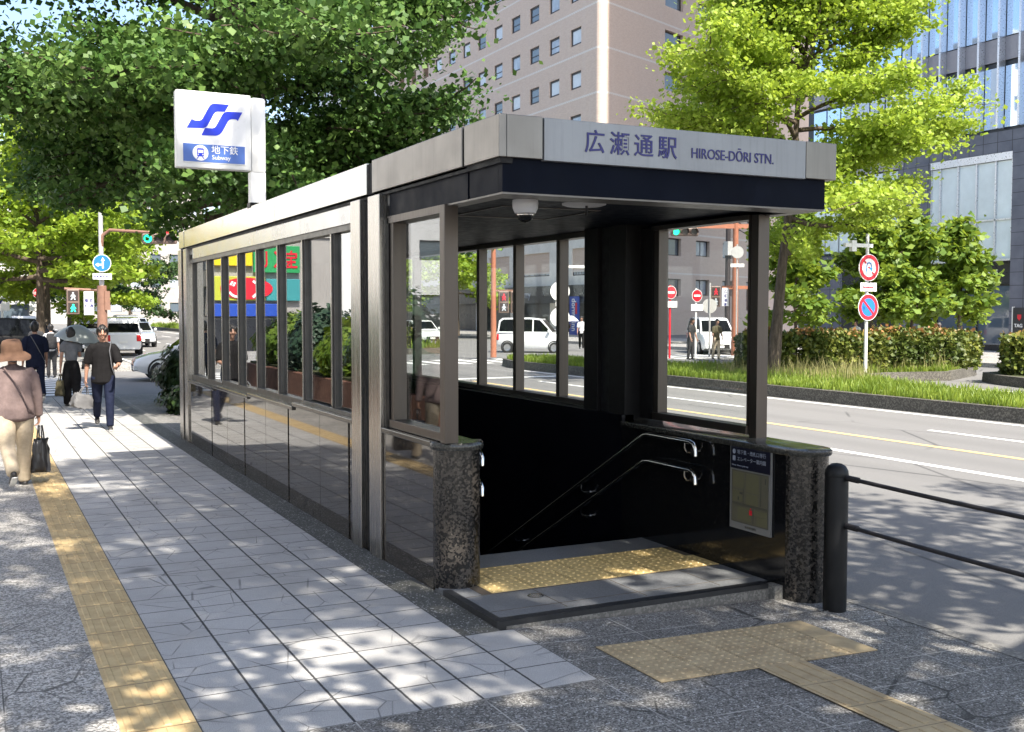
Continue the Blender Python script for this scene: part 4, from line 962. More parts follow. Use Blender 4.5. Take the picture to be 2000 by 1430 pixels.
def window(root, P0, u, nrm, o, depth, fr=.09, frame='dkframe', pane='bglass', bars=(), curtain=None, name='window'):
    P0 = Vector((*P0, 0)); u = Vector((*u, 0)); n = Vector((*nrm, 0)); a, b, c, d = o
    m = Matrix((( u.x, -n.x, 0, P0.x), (u.y, -n.y, 0, P0.y), (0, 0, 1, 0), (0, 0, 0, 1)))
    t = MB(); y0, y1 = depth-.08, depth+.0
    t.box(a, y0, c, a+fr, y1, d).box(b-fr, y0, c, b, y1, d).box(a+fr, y0, c, b-fr, y1, c+fr).box(a+fr, y0, d-fr, b-fr, y1, d)
    for f, hz in bars:
        if hz: z = c+(d-c)*f; t.box(a+fr, y0+.01, z-.03, b-fr, y1-.01, z+.03)
        else: x = a+(b-a)*f; t.box(x-.03, y0+.01, c+fr, x+.03, y1-.01, d-fr)
    w_ = ad(MB().add(t, m).build(name, frame), root)
    p = MB().box(a+fr*.8, depth-.04, c+fr*.8, b-fr*.8, depth-.02, d-fr*.8); MB().add(p, m).build('pane', pane, w_)
    if curtain:
        k = MB().box(a+fr, depth-.019, c+fr+(d-c)*curtain[0], b-fr, depth+.0, d-fr); MB().add(k, m).build('curtain', 'curtain', w_)
    return w_
g4 = np.random.default_rng(5)
M['curtain_glass'] = plain('curtained_pane', (.36, .40, .46), .12, 0, .9, var=.3, vs=.9)
M['blind_glass'] = plain('white_blind_pane', (.62, .64, .66), .2, 0, .8, var=.1, vs=.9)
# --- hotel across the road
H_ = thing('hotel', 'tall pinkish tiled hotel with rows of small dark framed windows and a rounded corner', 'building', (48, 80, -.2))
dr = Vector((.917, .399)).normalized(); nr = Vector((dr.y, -dr.x)); K = Vector((44.0, 72.5))
hw = MB(); opsL = []
for k in range(-4, 5):
    for j in range(12):
        y = 76.45+3.57*j; z = 19.72+3.46*k; opsL.append((y-.86-73.4, y+.86-73.4, z, z+1.36))
opsL = [o for o in opsL if o[2] > 8.5]
facade(hw, (44, 73.4), (0, 1), (-1, 0), 46, 5.0, 44, opsL)
opsR = []
for k in range(-5, 6):
    z = 20.42+3.46*k; opsR.append((9.2, 12.1, z, z+1.5)); opsR.append((14.6, 17.0, z+.1, z+1.5)); opsR.append((19.4, 21.4, z+.1, z+1.5)); opsR.append((24.0, 26.2, z+.1, z+1.5))
opsR = [o for o in opsR if o[2] > 2.4]
KO = 1.6; Kr = K+dr*KO
facade(hw, Kr, dr, nr, 40, -.25, 44, [(a-KO, b-KO, c, d) for a, b, c, d in opsR], .35)
arc = []
p0, p1, p2 = Vector((44, 73.4)), K, Kr
for i in range(9): s = i/8; arc.append(p0*(1-s)**2+p1*2*s*(1-s)+p2*s*s)
for i in range(8): hw.quad((*arc[i], 5.0), (*arc[i+1], 5.0), (*arc[i+1], 44), (*arc[i], 44)); hw.quad((*arc[i], -.25), (*arc[i+1], -.25), (*arc[i+1], 5.0), (*arc[i], 5.0))
e1 = Kr+dr*40
hw.quad((44, 119.4, 5), (84, 119.4, 5), (84, 119.4, 44), (44, 119.4, 44)); hw.poly([(44, 119.4, 44), (44, 73.4, 44), (*Kr, 44), (*e1, 44), (84, 119.4, 44)])
ad(hw.build('wall', 'hotel'), H_)
for i, o in enumerate(opsL):
    if o[0] > 33: continue
    c = g4.random(); window(H_, (44, 73.4), (0, 1), (-1, 0), o, .18, .16, 'dkframe', 'blind_glass' if c > .7 else ('curtain_glass' if c > .25 else 'bglass'), [(.45, True)] if c < .5 else [])
for o in opsR: window(H_, Kr, dr, nr, (o[0]-KO, o[1]-KO, o[2], o[3]), .35, .10, 'dkframe', 'bglass' if o[0] < 14 else 'curtain_glass', [(.5, False)] if o[0] > 14 else [])
# base storeys of the hotel
hb = MB(); opb = [(1.9, 4.2, 4.7, 6.9), (8.0, 13.0, 4.8, 6.8), (15.6, 20, 4.8, 6.8)]
facade(hb, (43.9, 72.6), (0, 1), (-1, 0), 46.8, 3.9, 8.6, opb, .2); hb.box(43.9, 72.55, 8.6, 44.3, 119.4, 8.75)
ad(hb.build('stone_base', 'hotel_base'), H_)
for o in opb: window(H_, (43.9, 72.6), (0, 1), (-1, 0), o, .2, .1, 'dkframe', 'curtain_glass', [(f, False) for f in (.2, .4, .6, .8)])
ar = MB(); 
ad(MB().box(43.2, 72.4, 2.5, 43.95, 119, 3.93).build('canopy_band', 'shopdark'), H_)
ad(MB().box(44.6, 73.2, -.2, 44.8, 119, 3.0).build('shopfront', 'shopdark'), H_)
cl = MB(); 
for y in (72.6, 79.5, 87, 94.5): cl.box(43.9, y, -.2, 44.5, y+1.0, 3.0)
ad(cl.build('stone_column', 'hotel_base'), H_)
fb = MB().box(43.0, 74.1, -.1, 43.08, 75.55, 3.0)
bn = ad(fb.build('banner', 'c_blue'), H_)
g = text_mb('dormy inn', 1.02, .01, .01); gm = Matrix.Translation((42.985, 74.62, 2.9)) @ Matrix.Rotation(-math.pi/2, 4, 'Z') @ Matrix.Rotation(math.pi/2, 4, 'Y')
bw = MB().add(g, Matrix.Translation((42.985, 75.15, 2.85)) @ Matrix.Rotation(-math.pi/2, 4, 'Z') @ Matrix.Rotation(math.pi/2, 4, 'Y') @ Matrix.Diagonal((.62, 1, .9, 1)))
bw.build('lettering', 'white_s', bn)
MB().box(42.97, 74.35, 1.6, 42.995, 74.6, 2.5).build('stripe', 'signred', bn)
g = text_mb('dormy', .9, .02, .01); ad(MB().add(g, Matrix.Translation((43.18, 85.1, 2.95)) @ Matrix.Rotation(-math.pi/2, 4, 'Z')).build('sign_lettering', 'paleblue'), H_)
# --- glass tower on the right
T_ = thing('office_tower', 'modern glass office tower with pale vertical fins over a dark slate lower storey', 'building', (52, 40, -.05))
tw = MB()
tw.box(44.25, 25, 10.4, 70, 41.85, 45).box(44.9, 41.85, 4.2, 70, 50.2, 38).box(48.95, 42.4, 38, 84, 50.2, 82).box(45.0, 25, -.1, 70, 41.8, 10.4)  # tall rear core added out of view, shaped to shade the hotel's right wall
ad(tw.build('body', 'tdark'), T_)
FY = [41.77-1.158*k for k in range(9)]
zr = [(10.62, 13.5), (14.92, 17.88), (19.25, 22.2), (23.6, 26.5)]; zs = [(13.78, 14.86), (18.12, 19.2), (22.45, 23.54)]
for k in range(len(FY)-1):
    y1, y0 = FY[k]-.09, FY[k+1]+.05
    for a, b in zr: ad(MB().box(44.16, y0, a, 44.2, y1, b).build('window', 'tglass'), T_)
    for a, b in zs: ad(MB().box(44.14, y0-.03, a, 44.2, y1+.03, b).build('spandrel', 'spandrel'), T_)
for y in FY:
    f = MB().box(43.72, y-.055, 10.55, 44.15, y+.055, 14.82).box(43.72, y-.055, 14.84, 44.15, y+.055, 19.16).box(43.72, y-.055, 19.18, 44.15, y+.055, 45)
    ad(f.build('fin', 'fin'), T_)
FY2 = [41.84+1.12*k for k in range(8)]
for k in range(len(FY2)-1):
    y0, y1 = FY2[k]+.05, FY2[k+1]-.05
    for a, b in ((5.2, 9.4), (10.62, 13.5), (14.92, 17.88), (19.25, 22.2)): ad(MB().box(44.8, y0, a, 44.86, y1, b).build('window', 'tglass' if a > 10 else 'tglass_p'), T_)
    for a, b in ((9.5, 10.5), (13.65, 14.8), (18.0, 19.1)): ad(MB().box(44.78, y0-.02, a, 44.86, y1+.02, b).build('spandrel', 'spandrel'), T_)
ad(MB().box(43.95, 25, 9.42, 44.2, 41.9, 10.42).build('slate_band', 'slate'), T_)
ad(MB().box(43.9, 35.2, 9.04, 44.2, 40.1, 9.40).build('beam', 'fin'), T_)
for q in ((43.9, 40.05, 44.4, 42.2, 9.42), (43.9, 33.2, 44.4, 35.18, 9.42), (43.98, 25, 44.3, 33.2, 9.42), (44.3, 46.5, 44.8, 50.2, 5.0)): ad(MB().box(q[0], q[1], -.05, q[2], q[3], q[4]).build('slate_wall', 'slate'), T_)
LY = [40.05, 39.46, 38.36, 37.26, 36.15, 35.2]
for k in range(5):
    for a, b in ((6.3, 9.02), (4.38, 6.22)): ad(MB().box(44.02, LY[k+1]+.04, a, 44.06, LY[k]-.04, b).build('window', 'tglass_p'), T_)
lm = MB()
for y in LY: lm.box(43.94, y-.04, 4.38, 44.04, y+.04, 9.03)
lm.box(43.94, 35.2, 6.22, 44.04, 40.05, 6.3).box(43.9, 35.2, 4.28, 44.3, 40.05, 4.38); ad(lm.build('glazing_bars', 'fin'), T_)
sf = MB().box(44.55, 35.2, -.05, 44.6, 40.05, 3.2).box(44.4, 35.2, 3.2, 44.6, 40.05, 4.28); sfo = ad(sf.build('shopfront', 'shopdark'), T_)
for a, b in ((35.3, 37.4), (37.55, 39.9)): ad(MB().box(44.50, a, .25, 44.54, b, 3.1).build('shop_window', 'bglass'), T_)
g = text_mb('nu Capri', .62, .04, .008); ad(MB().add(g, Matrix.Translation((44.36, 38.4, 3.5)) @ Matrix.Rotation(-math.pi/2, 4, 'Z')).build('sign_lettering', 'white'), T_)
ad(MB().box(44.2, 42.2, -.05, 44.7, 46.5, 4.6).build('recess', 'shopdark'), T_)
g = text_mb('T', .55, .04, .01); ad(MB().add(g, Matrix.Translation((44.15, 43.6, 3.2)) @ Matrix.Rotation(-math.pi/2, 4, 'Z')).build('sign_lettering', 'white'), T_)
# black shop sign panel standing on the far pavement
t = thing('sign_panel', 'black upright shop sign panel with a small shield emblem in front of the tower', 'sign', (43.0, 33.75, -.05))
MB().box(-.06, -.42, .1, .06, .45, 2.1).build('board', 'shopdark', t); MB().box(-.05, .45, 0, .05, .52, 2.14).box(-.05, -.49, 0, .05, -.42, 2.14).build('frame', 'fin', t)
e = MB(); e.prism([(-.10, 1.62), (-.10, 1.78), (.10, 1.78), (.10, 1.62), (0, 1.5)], -.075, -.062); MB().add(e, Matrix.Rotation(-math.pi/2, 4, 'Z') @ Matrix.Translation((-.1, 0, 0))).build('emblem', 'signred', t)
g = text_mb('TAG', .22, .01, .004); MB().add(g, Matrix.Rotation(-math.pi/2, 4, 'Z') @ Matrix.Translation((-.36, -.07, 1.2))).build('lettering', 'white', t)
# --- low building between the tower and the hotel
def block(name, label, x0, y0, x1, y1, h, mat, face, rows, cols, wz=1.5, group=None, zb=-.25, first=1.2, m_pane='bglass'):
    t = thing(name, label, 'building', ((x0+x1)/2, (y0+y1)/2, zb), group=group)
    mb = MB(); faces = {'-x': ((x0, y0), (0, 1), (-1, 0), y1-y0), '-y': ((x0, y0), (1, 0), (0, -1), x1-x0), '+x': ((x1, y0), (0, 1), (1, 0), y1-y0)}
    for fk, (P0, u, n, L) in faces.items():
        ops = []
        if fk in face:
            for r in range(rows):
                z = zb+first+(h-first)/rows*r
                for c in range(cols):
                    a = L*(c+.22)/cols; ops.append((a, L*(c+.78)/cols, z+.6, z+.6+wz))
        facade(mb, P0, u, n, L, zb, zb+h, ops, .2)
        for o in ops: window(t, P0, u, n, o, .2, .07, 'dkframe', 'curtain_glass' if g4.random() > .5 else m_pane)
    mb.quad((x0, y1, zb), (x1, y1, zb), (x1, y1, zb+h), (x0, y1, zb+h)); mb.poly([(x0, y0, zb+h), (x1, y0, zb+h), (x1, y1, zb+h), (x0, y1, zb+h)])
    ad(mb.build('wall', mat), t); ad(MB().box(x0-.1, y0-.1, zb+h+.003, x1+.1, y1+.1, zb+h+.4).build('parapet', 'concrete'), t)
    return t
block('apartment_building', 'pale mid rise building closing the end of the avenue', -4, 175, 14, 200, 26, 'concrete', ('-y',), 7, 6)
block('office_building', 'grey office block at the far end of the avenue beside the pale one', 16, 180, 34, 205, 32, 'greywall', ('-y',), 8, 6)
block('office_building', 'white block in the row past the hotel', 44, 124, 70, 150, 34, 'whitewall', ('-x',), 8, 7)
# --- the left side of the street, seen mirrored in the side windows
S_ = block('shop_building', 'low lottery shop with yellow, green and red signboards seen mirrored in the side windows', -10.2, 52, -4.4, 66, 5.7, 'greywall', ('+x',), 2, 4)
def board(x0, z0, x1, z1, m, nm='signboard'): return ad(MB().box(x0, 51.75, z0, x1, 51.97, z1, .02).build(nm, m), S_)
board(-6.3, 4.0, -4.5, 5.9, 'c_yellow'); board(-8.6, 3.7, -6.35, 5.0, 'c_green'); rd = board(-6.9, 2.35, -4.5, 3.5, 'c_olive'); board(-8.6, 2.35, -6.95, 3.4, 'c_teal'); board(-7.6, 1.6, -4.4, 2.2, 'c_blue'); board(-10.1, -.1, -4.5, 1.5, 'shopdark', 'shopfront')
el_ = MB(); el_.prism([(-6.0+1.25*math.cos(2*math.pi*k/32), 2.92+.52*math.sin(2*math.pi*k/32)) for k in range(32)], 51.70, 51.745); el_o = el_.build('oval', 'c_red', rd)
g = text_mb('くじ', .95, .02, .015, 'CENTER'); MB().add(g, Matrix.Translation((-6.0, 51.69, 2.55))).build('lettering', 'white_s', el_o)
g = text_mb('宝くじ', .9, .02, .02); ad(MB().add(g, Matrix.Translation((-8.5, 51.73, 4.0)) @ Matrix.Diagonal((.75, 1, 1, 1))).build('lettering', 'c_red'), S_)
block('white_office_building', 'white office building behind the lottery shop, mirrored in the side windows', -46, 76, -5.5, 100, 30, 'whitewall', ('-y',), 7, 9)
block('white_shop_building', 'white building along the near pavement on the left, outside the picture', -30, -6, -9.2, 24, 16, 'whitewall', ('+x',), 4, 8)
pl = thing('brick_planter', 'long red brick planter with shrubs along the building side of the pavement', 'planter', (-1.35, 21.6, 0))
MB().box(-.8, -6.5, -.1, .8, 6.5, .55, .02).build('planter_wall', 'brickred', pl); MB().box(-.68, -6.38, .551, .68, 6.38, .60).build('planter_soil', 'soil', pl)
for k, (y, h, m) in enumerate([(15.8, 1.0, 'shrub_b'), (18.2, 1.25, 'shrub_b'), (20.6, .9, 'small'), (23.2, 1.1, 'shrub_b'), (25.8, 1.0, 'small')]):
    shrub('planter_shrub', 'rounded shrub in the brick planter, %s along its length' % ['nearest', 'second', 'third', 'fourth', 'farthest'][k], (-1.35, y+.6, .58), .85, 1.25, h*1.25, 5500, m, 90+k, .1, 'shrubs in the brick planter')
# white pavilion far along the pavement
t = thing('far_entrance', 'white low pavilion far along the pavement behind the black van', 'pavilion', (2.2, 76, -.06))
MB().box(-1.1, -3, 2.3, 1.2, 4, 2.9).build('roof', 'whitewall', t); MB().box(-1, -2.8, .9, 1.05, 3.8, 2.3).build('glazing', 'bglass', t); MB().box(-1.05, -2.9, 0, 1.1, 3.9, .9).build('base_wall', 'concrete', t)
t = thing('subway_sign', 'small distant white sign with a dark curved emblem above the black van', 'sign', (1.55, 66, -.06))
MB().box(-.05, 0, 0, .05, .08, 2.0).build('post', 'polew', t); c_ = MB().box(-.38, -.02, 1.9, .38, .1, 2.75).build('cabinet', 'white_s', t)
MB().prism([(-.2, 2.3), (-.05, 2.55), (.2, 2.58), (.15, 2.48), (.02, 2.46), (-.08, 2.28)], -.04, -.02).build('emblem', 'navytext', c_)
# ------------------------------------------------------------------ signals, signs and poles
def disc(c, r, th=.02, n=28): return [(c[0]+r*math.cos(2*math.pi*k/n), c[2]+r*math.sin(2*math.pi*k/n)) for k in range(n)]
def rsign(root, z, r, kind, y=-.06, name='sign_disc', x=0):
    """round traffic sign in layers of coloured plates, facing -Y; returns the base plate"""
    P = lambda rr, a, b: MB().prism(disc((x, 0, z), rr), a, b)
    b = P(r, y, y+.012).build(name, 'white_s', root)
    L = lambda mb, nm, m: mb.build(nm, m, b)
    if kind in ('uturn', 'nopark'):
        ring = MB(); n = 32
        for k in range(n):
            a0, a1 = 2*math.pi*k/n, 2*math.pi*(k+1)/n; ro, ri = r*.95, r*.68
            ring.prism([(x+ro*math.cos(a0), z+ro*math.sin(a0)), (x+ro*math.cos(a1), z+ro*math.sin(a1)), (x+ri*math.cos(a1), z+ri*math.sin(a1)), (x+ri*math.cos(a0), z+ri*math.sin(a0))], y-.006, y)
        L(ring, 'red_ring', 'signred')
    if kind == 'nopark':
        L(P(r*.67, y-.004, y-.0005), 'blue_field', 'signcyan'); q = MB().obox((x, y-.007, z), (r*1.5, .006, r*.17), ry=R(45)); L(q, 'red_bar', 'signred')
    if kind == 'uturn':
        w_ = r*.09; q = MB(); pts = [(-.22, -.5), (-.22, .12)]+[(-.22+.22-.22*math.cos(a)*1.0, .12+.24*math.sin(a)) for a in [math.pi*k/8 for k in range(9)]]+[(.22, -.02)]
        for i in range(len(pts)-1):
            a, b2 = Vector((pts[i][0]*r, 0, pts[i][1]*r)), Vector((pts[i+1][0]*r, 0, pts[i+1][1]*r)); d = b2-a
            if d.length < 1e-4: continue
            q.obox((x+(a.x+b2.x)/2, y-.003, z+(a.z+b2.z)/2), (d.length+w_*.4, .005, w_), ry=-math.atan2(d.z, d.x))
        q.prism([(x+.05*r, z-.0*r), (x+.39*r, z-.0*r), (x+.22*r, z-.34*r)], y-.006, y-.0005); L(q, 'blue_arrow', 'signcyan')
        L(MB().obox((x-r*.46, y-.010, z+r*.46), (r*.42, .004, r*.13), ry=R(45)).obox((x+r*.46, y-.010, z-r*.46), (r*.42, .004, r*.13), ry=R(45)).obox((x-r*.02, y-.010, z+r*.02), (r*.16, .004, r*.10), ry=R(45)), 'red_bar', 'signred')
    if kind == 'noentry':
        L(P(r*.93, y-.005, y-.0005), 'red_field', 'signred'); L(MB().box(x-r*.62, y-.010, z-r*.15, x+r*.62, y-.0055, z+r*.15), 'white_bar', 'white_s')
    if kind == 'stop':
        L(P(r*.93, y-.005, y-.0005), 'red_field', 'signred'); L(MB().add(text_mb('止まれ', r*.62, .003, .002, 'CENTER'), Matrix.Translation((x, y-.008, z-r*.2))), 'lettering', 'white_s')
    if kind == 'ahead':
        L(P(r*.93, y-.005, y-.0005), 'blue_field', 'signcyan2'); q = MB().box(x-.0*r, y-.01, z-.6*r, x+.18*r, y-.0055, z+.3*r).prism([(x-.12*r, z+.28*r), (x+.30*r, z+.28*r), (x+.09*r, z+.68*r)], y-.01, y-.0055).box(x-.42*r, y-.0105, z-.28*r, x+.0*r, y-.0056, z-.1*r).prism([(x-.40*r, z-.42*r), (x-.40*r, z+.04*r), (x-.74*r, z-.19*r)], y-.01, y-.0055); L(q, 'white_arrow', 'white_s')
    return b
M['signcyan2'] = plain('sign_mid_blue', (.02, .16, .60), .4, var=.03)
def sig3(root, c, yaw=0, lit='g', back=False):
    """horizontal three-lamp vehicle signal with visors"""
    h = MB().box(-.62, -.07, -.19, .62, .10, .19, .06); o = h.build('signal_head', 'sigbody', root); o.location = c; o.rotation_euler = (0, 0, yaw)
    for i, nm in enumerate(('g', 'y', 'r')):
        x = -.4+.4*i
        MB().lathe((x, -.075, 0), [(.001, -.01), (.14, -.01), (.15, 0)], 20, axis='Y').build('lamp_lens', 'lens_g' if nm == 'g' and lit == 'g' else 'lens_off', o)
        MB().lathe((x, -.24, 0), [(.165, 0), (.17, .17)], 18, axis='Y', frac=.62, a0=-.37).build('visor', 'sigbody', o, 60)
    return o
def ped(root, c, yaw=0, green=True):
    o = MB().box(-.22, -.08, -.46, .22, .1, .46, .03).build('pedestrian_signal', 'sigbody', root); o.location = c; o.rotation_euler = (0, 0, yaw)
    for z, on in ((.22, not green), (-.22, green)):
        MB().box(-.17, -.09, z-.18, .17, -.081, z+.18).build('lamp_lens', 'lens_off', o)
        f = MB(); f.prism(disc((0, 0, z+.10), .04, n=10), -.1, -.091); f.prism([(-.05, z+.05), (.05, z+.05), (.10, z-.03), (.06, z-.03), (.03, z), (.09, z-.15), (.04, z-.15), (0, z-.05), (-.04, z-.15), (-.09, z-.15), (-.03, z), (-.06, z-.03), (-.10, z-.03)], -.1, -.091)
        f.build('lamp_figure', 'lens_g' if on and green else ('c_red' if on else 'curtain'), o)
    return o
# near left signal pole by the crossing
t = thing('signal_pole', 'brown signal pole beyond the crossing with a long arm and a green light', 'traffic light', (4.35, 42.55, -.1))
MB().tube([(0, 0, 0), (0, 0, 2.9)], [.19, .17], 14).build('lower_post', 'polebr', t, 60); MB().tube([(0, 0, 2.9), (0, 0, 5.6)], [.09, .08], 12).build('upper_post', 'polegr', t, 60)
MB().tube([(0, 0, 4.2), (.05, -.05, 4.75), (.3, -.12, 4.95), (1.75, -.9, 4.85)], [.07, .065, .06, .05], 10).build('arm', 'polebr', t, 60)
sig3(t, (1.92, -1.05, 4.62), yaw=-.25)
MB().box(1.95, -1.0, 4.82, 2.25, -.95, 5.0).build('red_plate', 'c_red', t)
rsign(t, 3.72, .32, 'ahead', -.22); pb = MB().box(-.33, -.24, 3.12, .33, -.22, 3.34, .01).build('sub_plate', 'white_s', t)
MB().add(text_mb('自転車を除く', .1, .003, .001, 'CENTER'), Matrix.Translation((0, -.245, 3.19))).build('lettering', 'navytext', pb)
MB().tube([(0, 0, 2.72), (-1.25, .4, 2.78)], .05, 8).build('side_arm', 'polebr', t)
ped(t, (-.98, .25, 2.3)); np2 = MB().box(-.62, .05, 1.82, -.28, .09, 2.68).build('name_plate', 'white_s', t)
for k, ch in enumerate('広瀬通一番町'): MB().add(text_mb(ch, .14, .003, .002), Matrix.Translation((-.60 if k > 2 else -.44, .045, 2.5-.2*(k % 3)))).build('lettering', 'navytext', np2)
MB().box(.08, -.2, 2.0, .26, -.05, 2.7).build('control_box', 'polebr', t)
# stop sign and blue plate at the left, farther away
t = thing('stop_sign', 'red round stop sign above a white and blue plate by the tree trunks', 'road sign', (3.0, 58, -.1))
MB().tube([(0, .05, 0), (0, .05, 3.1)], .035, 8).build('post', 'polew', t); rsign(t, 2.82, .26, 'stop', 0); bp = MB().box(-.42, -.01, 1.95, .42, .01, 2.4).build('sub_plate', 'white_s', t); MB().box(.05, -.02, 1.97, .41, -.011, 2.38).build('blue_field', 'signcyan2', bp)
# no-U-turn and no-parking signs on the median
t = thing('traffic_sign', 'white pole with no U turn and no parking signs on the grassy median', 'road sign', (22.35, 22.55, .04), 0)
MB().tube([(0, 0, -.1), (0, 0, 4.0)], [.052, .045], 12).build('post', 'polew', t, 60)
rsign(t, 3.06, .375, 'uturn', -.075); rsign(t, 1.96, .375, 'nopark', -.075)
pb = MB().box(-.30, -.075, 2.40, .30, -.06, 2.64, .006).build('sub_plate', 'white_s', t); MB().box(-.20, -.082, 2.5, .18, -.0755, 2.535).build('red_line', 'signred', pb)
MB().box(-.85, -.05, 3.62, .16, .04, 3.72).box(-.62, -.06, 3.5, -.45, .05, 3.80).build('bracket_arm', 'polew', t)
# signal and signs seen through the right window
t = thing('signal_pole', 'red brown signal pole with a green light on its arm, behind the right window', 'traffic light', (30.35, 38.5, -.1), -.35)
MB().tube([(0, 0, 0), (0, 0, 5.9)], [.16, .12], 12).build('post', 'polebr2', t, 60); MB().box(-1.9, -.08, 5.62, .55, .08, 5.82).build('arm', 'polebr2', t)
sig3(t, (-2.35, -.1, 5.45)); MB().box(-.6, -.06, 2.95, 1.5, .06, 3.1).build('side_arm', 'polebr2', t)
ped(t, (-.9, 0, 2.62), green=False); np2 = MB().box(-.62, -.1, 2.2, -.32, -.07, 3.0).build('name_plate', 'white_s', t)
for k in range(4): MB().add(text_mb('広瀬通東'[k], .16, .003, .002), Matrix.Translation((-.55, -.105, 2.78-.19*k))).build('lettering', 'navytext', np2)
MB().box(.55, -.12, 2.0, .85, .1, 2.95).box(.95, -.12, 2.0, 1.25, .1, 2.95).build('signal_back', 'sigbody', t)
for (x, y, kind, r, z, pm, lab) in [(26.0, 37.2, 'noentry', .27, 2.75, 'signred', 'no entry sign on a red pole, behind the right window'), (27.1, 36.9, 'noentry', .26, 2.62, 'polew', 'no entry sign on a thin white pole, behind the right window')]:
    t = thing('no_entry_sign', lab, 'road sign', (x, y, -.1), 0, group='no entry signs across the road')
    MB().tube([(.0, .06, 0), (.0, .06, z+.3)], .045, 8).build('post', pm, t); rsign(t, z, r, kind, -.02)
    MB().box(-.3, -.03, z-.62, .3, -.01, z-.36).build('sub_plate', 'white_s', t)
t = thing('round_sign_back', 'grey back of a round traffic sign on a thin pole, seen through the right window', 'road sign', (28.6, 38.0, -.1), -.45)
MB().tube([(0, 0, 0), (0, 0, 3.2)], .04, 8).build('post', 'polegr', t); MB().prism(disc((0, 0, 2.2), .32), .04, .06).build('sign_disc', 'polegr', t)
t = thing('round_sign_back', 'two white round sign backs on one pole, behind the long right windows', 'road sign', (19.3, 34.6, -.1), -.35)
MB().tube([(0, 0, 0), (0, 0, 3.9)], .05, 8).build('post', 'polew', t); MB().prism(disc((0, 0, 2.7), .36), .05, .07).build('sign_disc', 'white_s', t); MB().prism(disc((0, 0, 1.75), .36), .05, .07).build('sign_disc', 'white_s', t); MB().box(-.16, .05, 2.15, .16, .07, 2.32).build('sub_plate', 'white_s', t); MB().box(-.05, -.05, 3.55, .95, .05, 3.65).build('bracket_arm', 'polew', t)
t = thing('signal_pole', 'orange brown pole with a pedestrian signal seen through the long right windows', 'traffic light', (19.9, 41.5, -.1), -.3)
MB().tube([(0, 0, 0), (0, 0, 4.6)], [.13, .1], 10).build('post', 'polebr2', t, 60); ped(t, (.42, -.1, 2.35), green=False); MB().box(-.05, -.05, 2.8, .9, .05, 2.88).build('side_arm', 'polebr', t); ped(t, (.95, 0, 2.35))
t = thing('round_sign_back', 'round sign back with a white bar beside the red brown signal pole', 'road sign', (30.0, 37.9, -.1), -.45)
MB().tube([(0, .12, 0), (0, .12, 4.9)], .035, 8).build('post', 'polegr', t); MB().prism(disc((0, 0, 4.55), .27), .05, .07).build('sign_disc', 'polegr', t); MB().box(-.3, .04, 3.9, .3, .06, 4.05).build('sub_plate', 'polew', t)
# utility pole with cables across the road
t = thing('utility_pole', 'dark utility pole with cables against the grey tiled wall, seen through the right window', 'utility pole', (39.5, 50.8, -.1))
MB().tube([(0, 0, 0), (0, 0, 11)], [.17, .13], 10).build('post', 'dkframe', t); MB().box(-.25, -.3, 5.2, .25, .1, 6.0).build('transformer_box', 'polegr', t)
cbm = MB()
for k in range(4): cbm.tube([(0, 0, 8.4-k*.45), (2.5+k*.4, .6, 7.2-k*.5), (6, 1.8, 6.9-k*.35), (12, 4, 7.6-k*.3)], .03, 5)
cbm.tube([(.1, -.15, 8.2), (.6, -.2, 6.8), (.3, -.2, 5.2), (.25, -.2, 2.5)], .05, 5); cbm.build('cable', 'blackgap', t)
# small distant signs on the far median
t = thing('round_sign_back', 'pale round sign back on a post among the far median trees', 'road sign', (10.6, 62, -.2))
MB().tube([(0, 0, 0), (0, 0, 3.2)], .06, 8).build('post', 'polew', t); MB().prism(disc((0, 0, 3.1), .45), .07, .1).build('sign_disc', 'polew', t)
t = thing('warning_post', 'orange round topped warning post at the end of the far median', 'warning post', (7.9, 63, -.2))
MB().lathe((0, 0, 0), [(.2, 0), (.2, .9), (.12, 1.0), (.28, 1.1), (.3, 1.4), (.2, 1.6), (.001, 1.66)], 16).build('body', 'c_orange', t, 50)
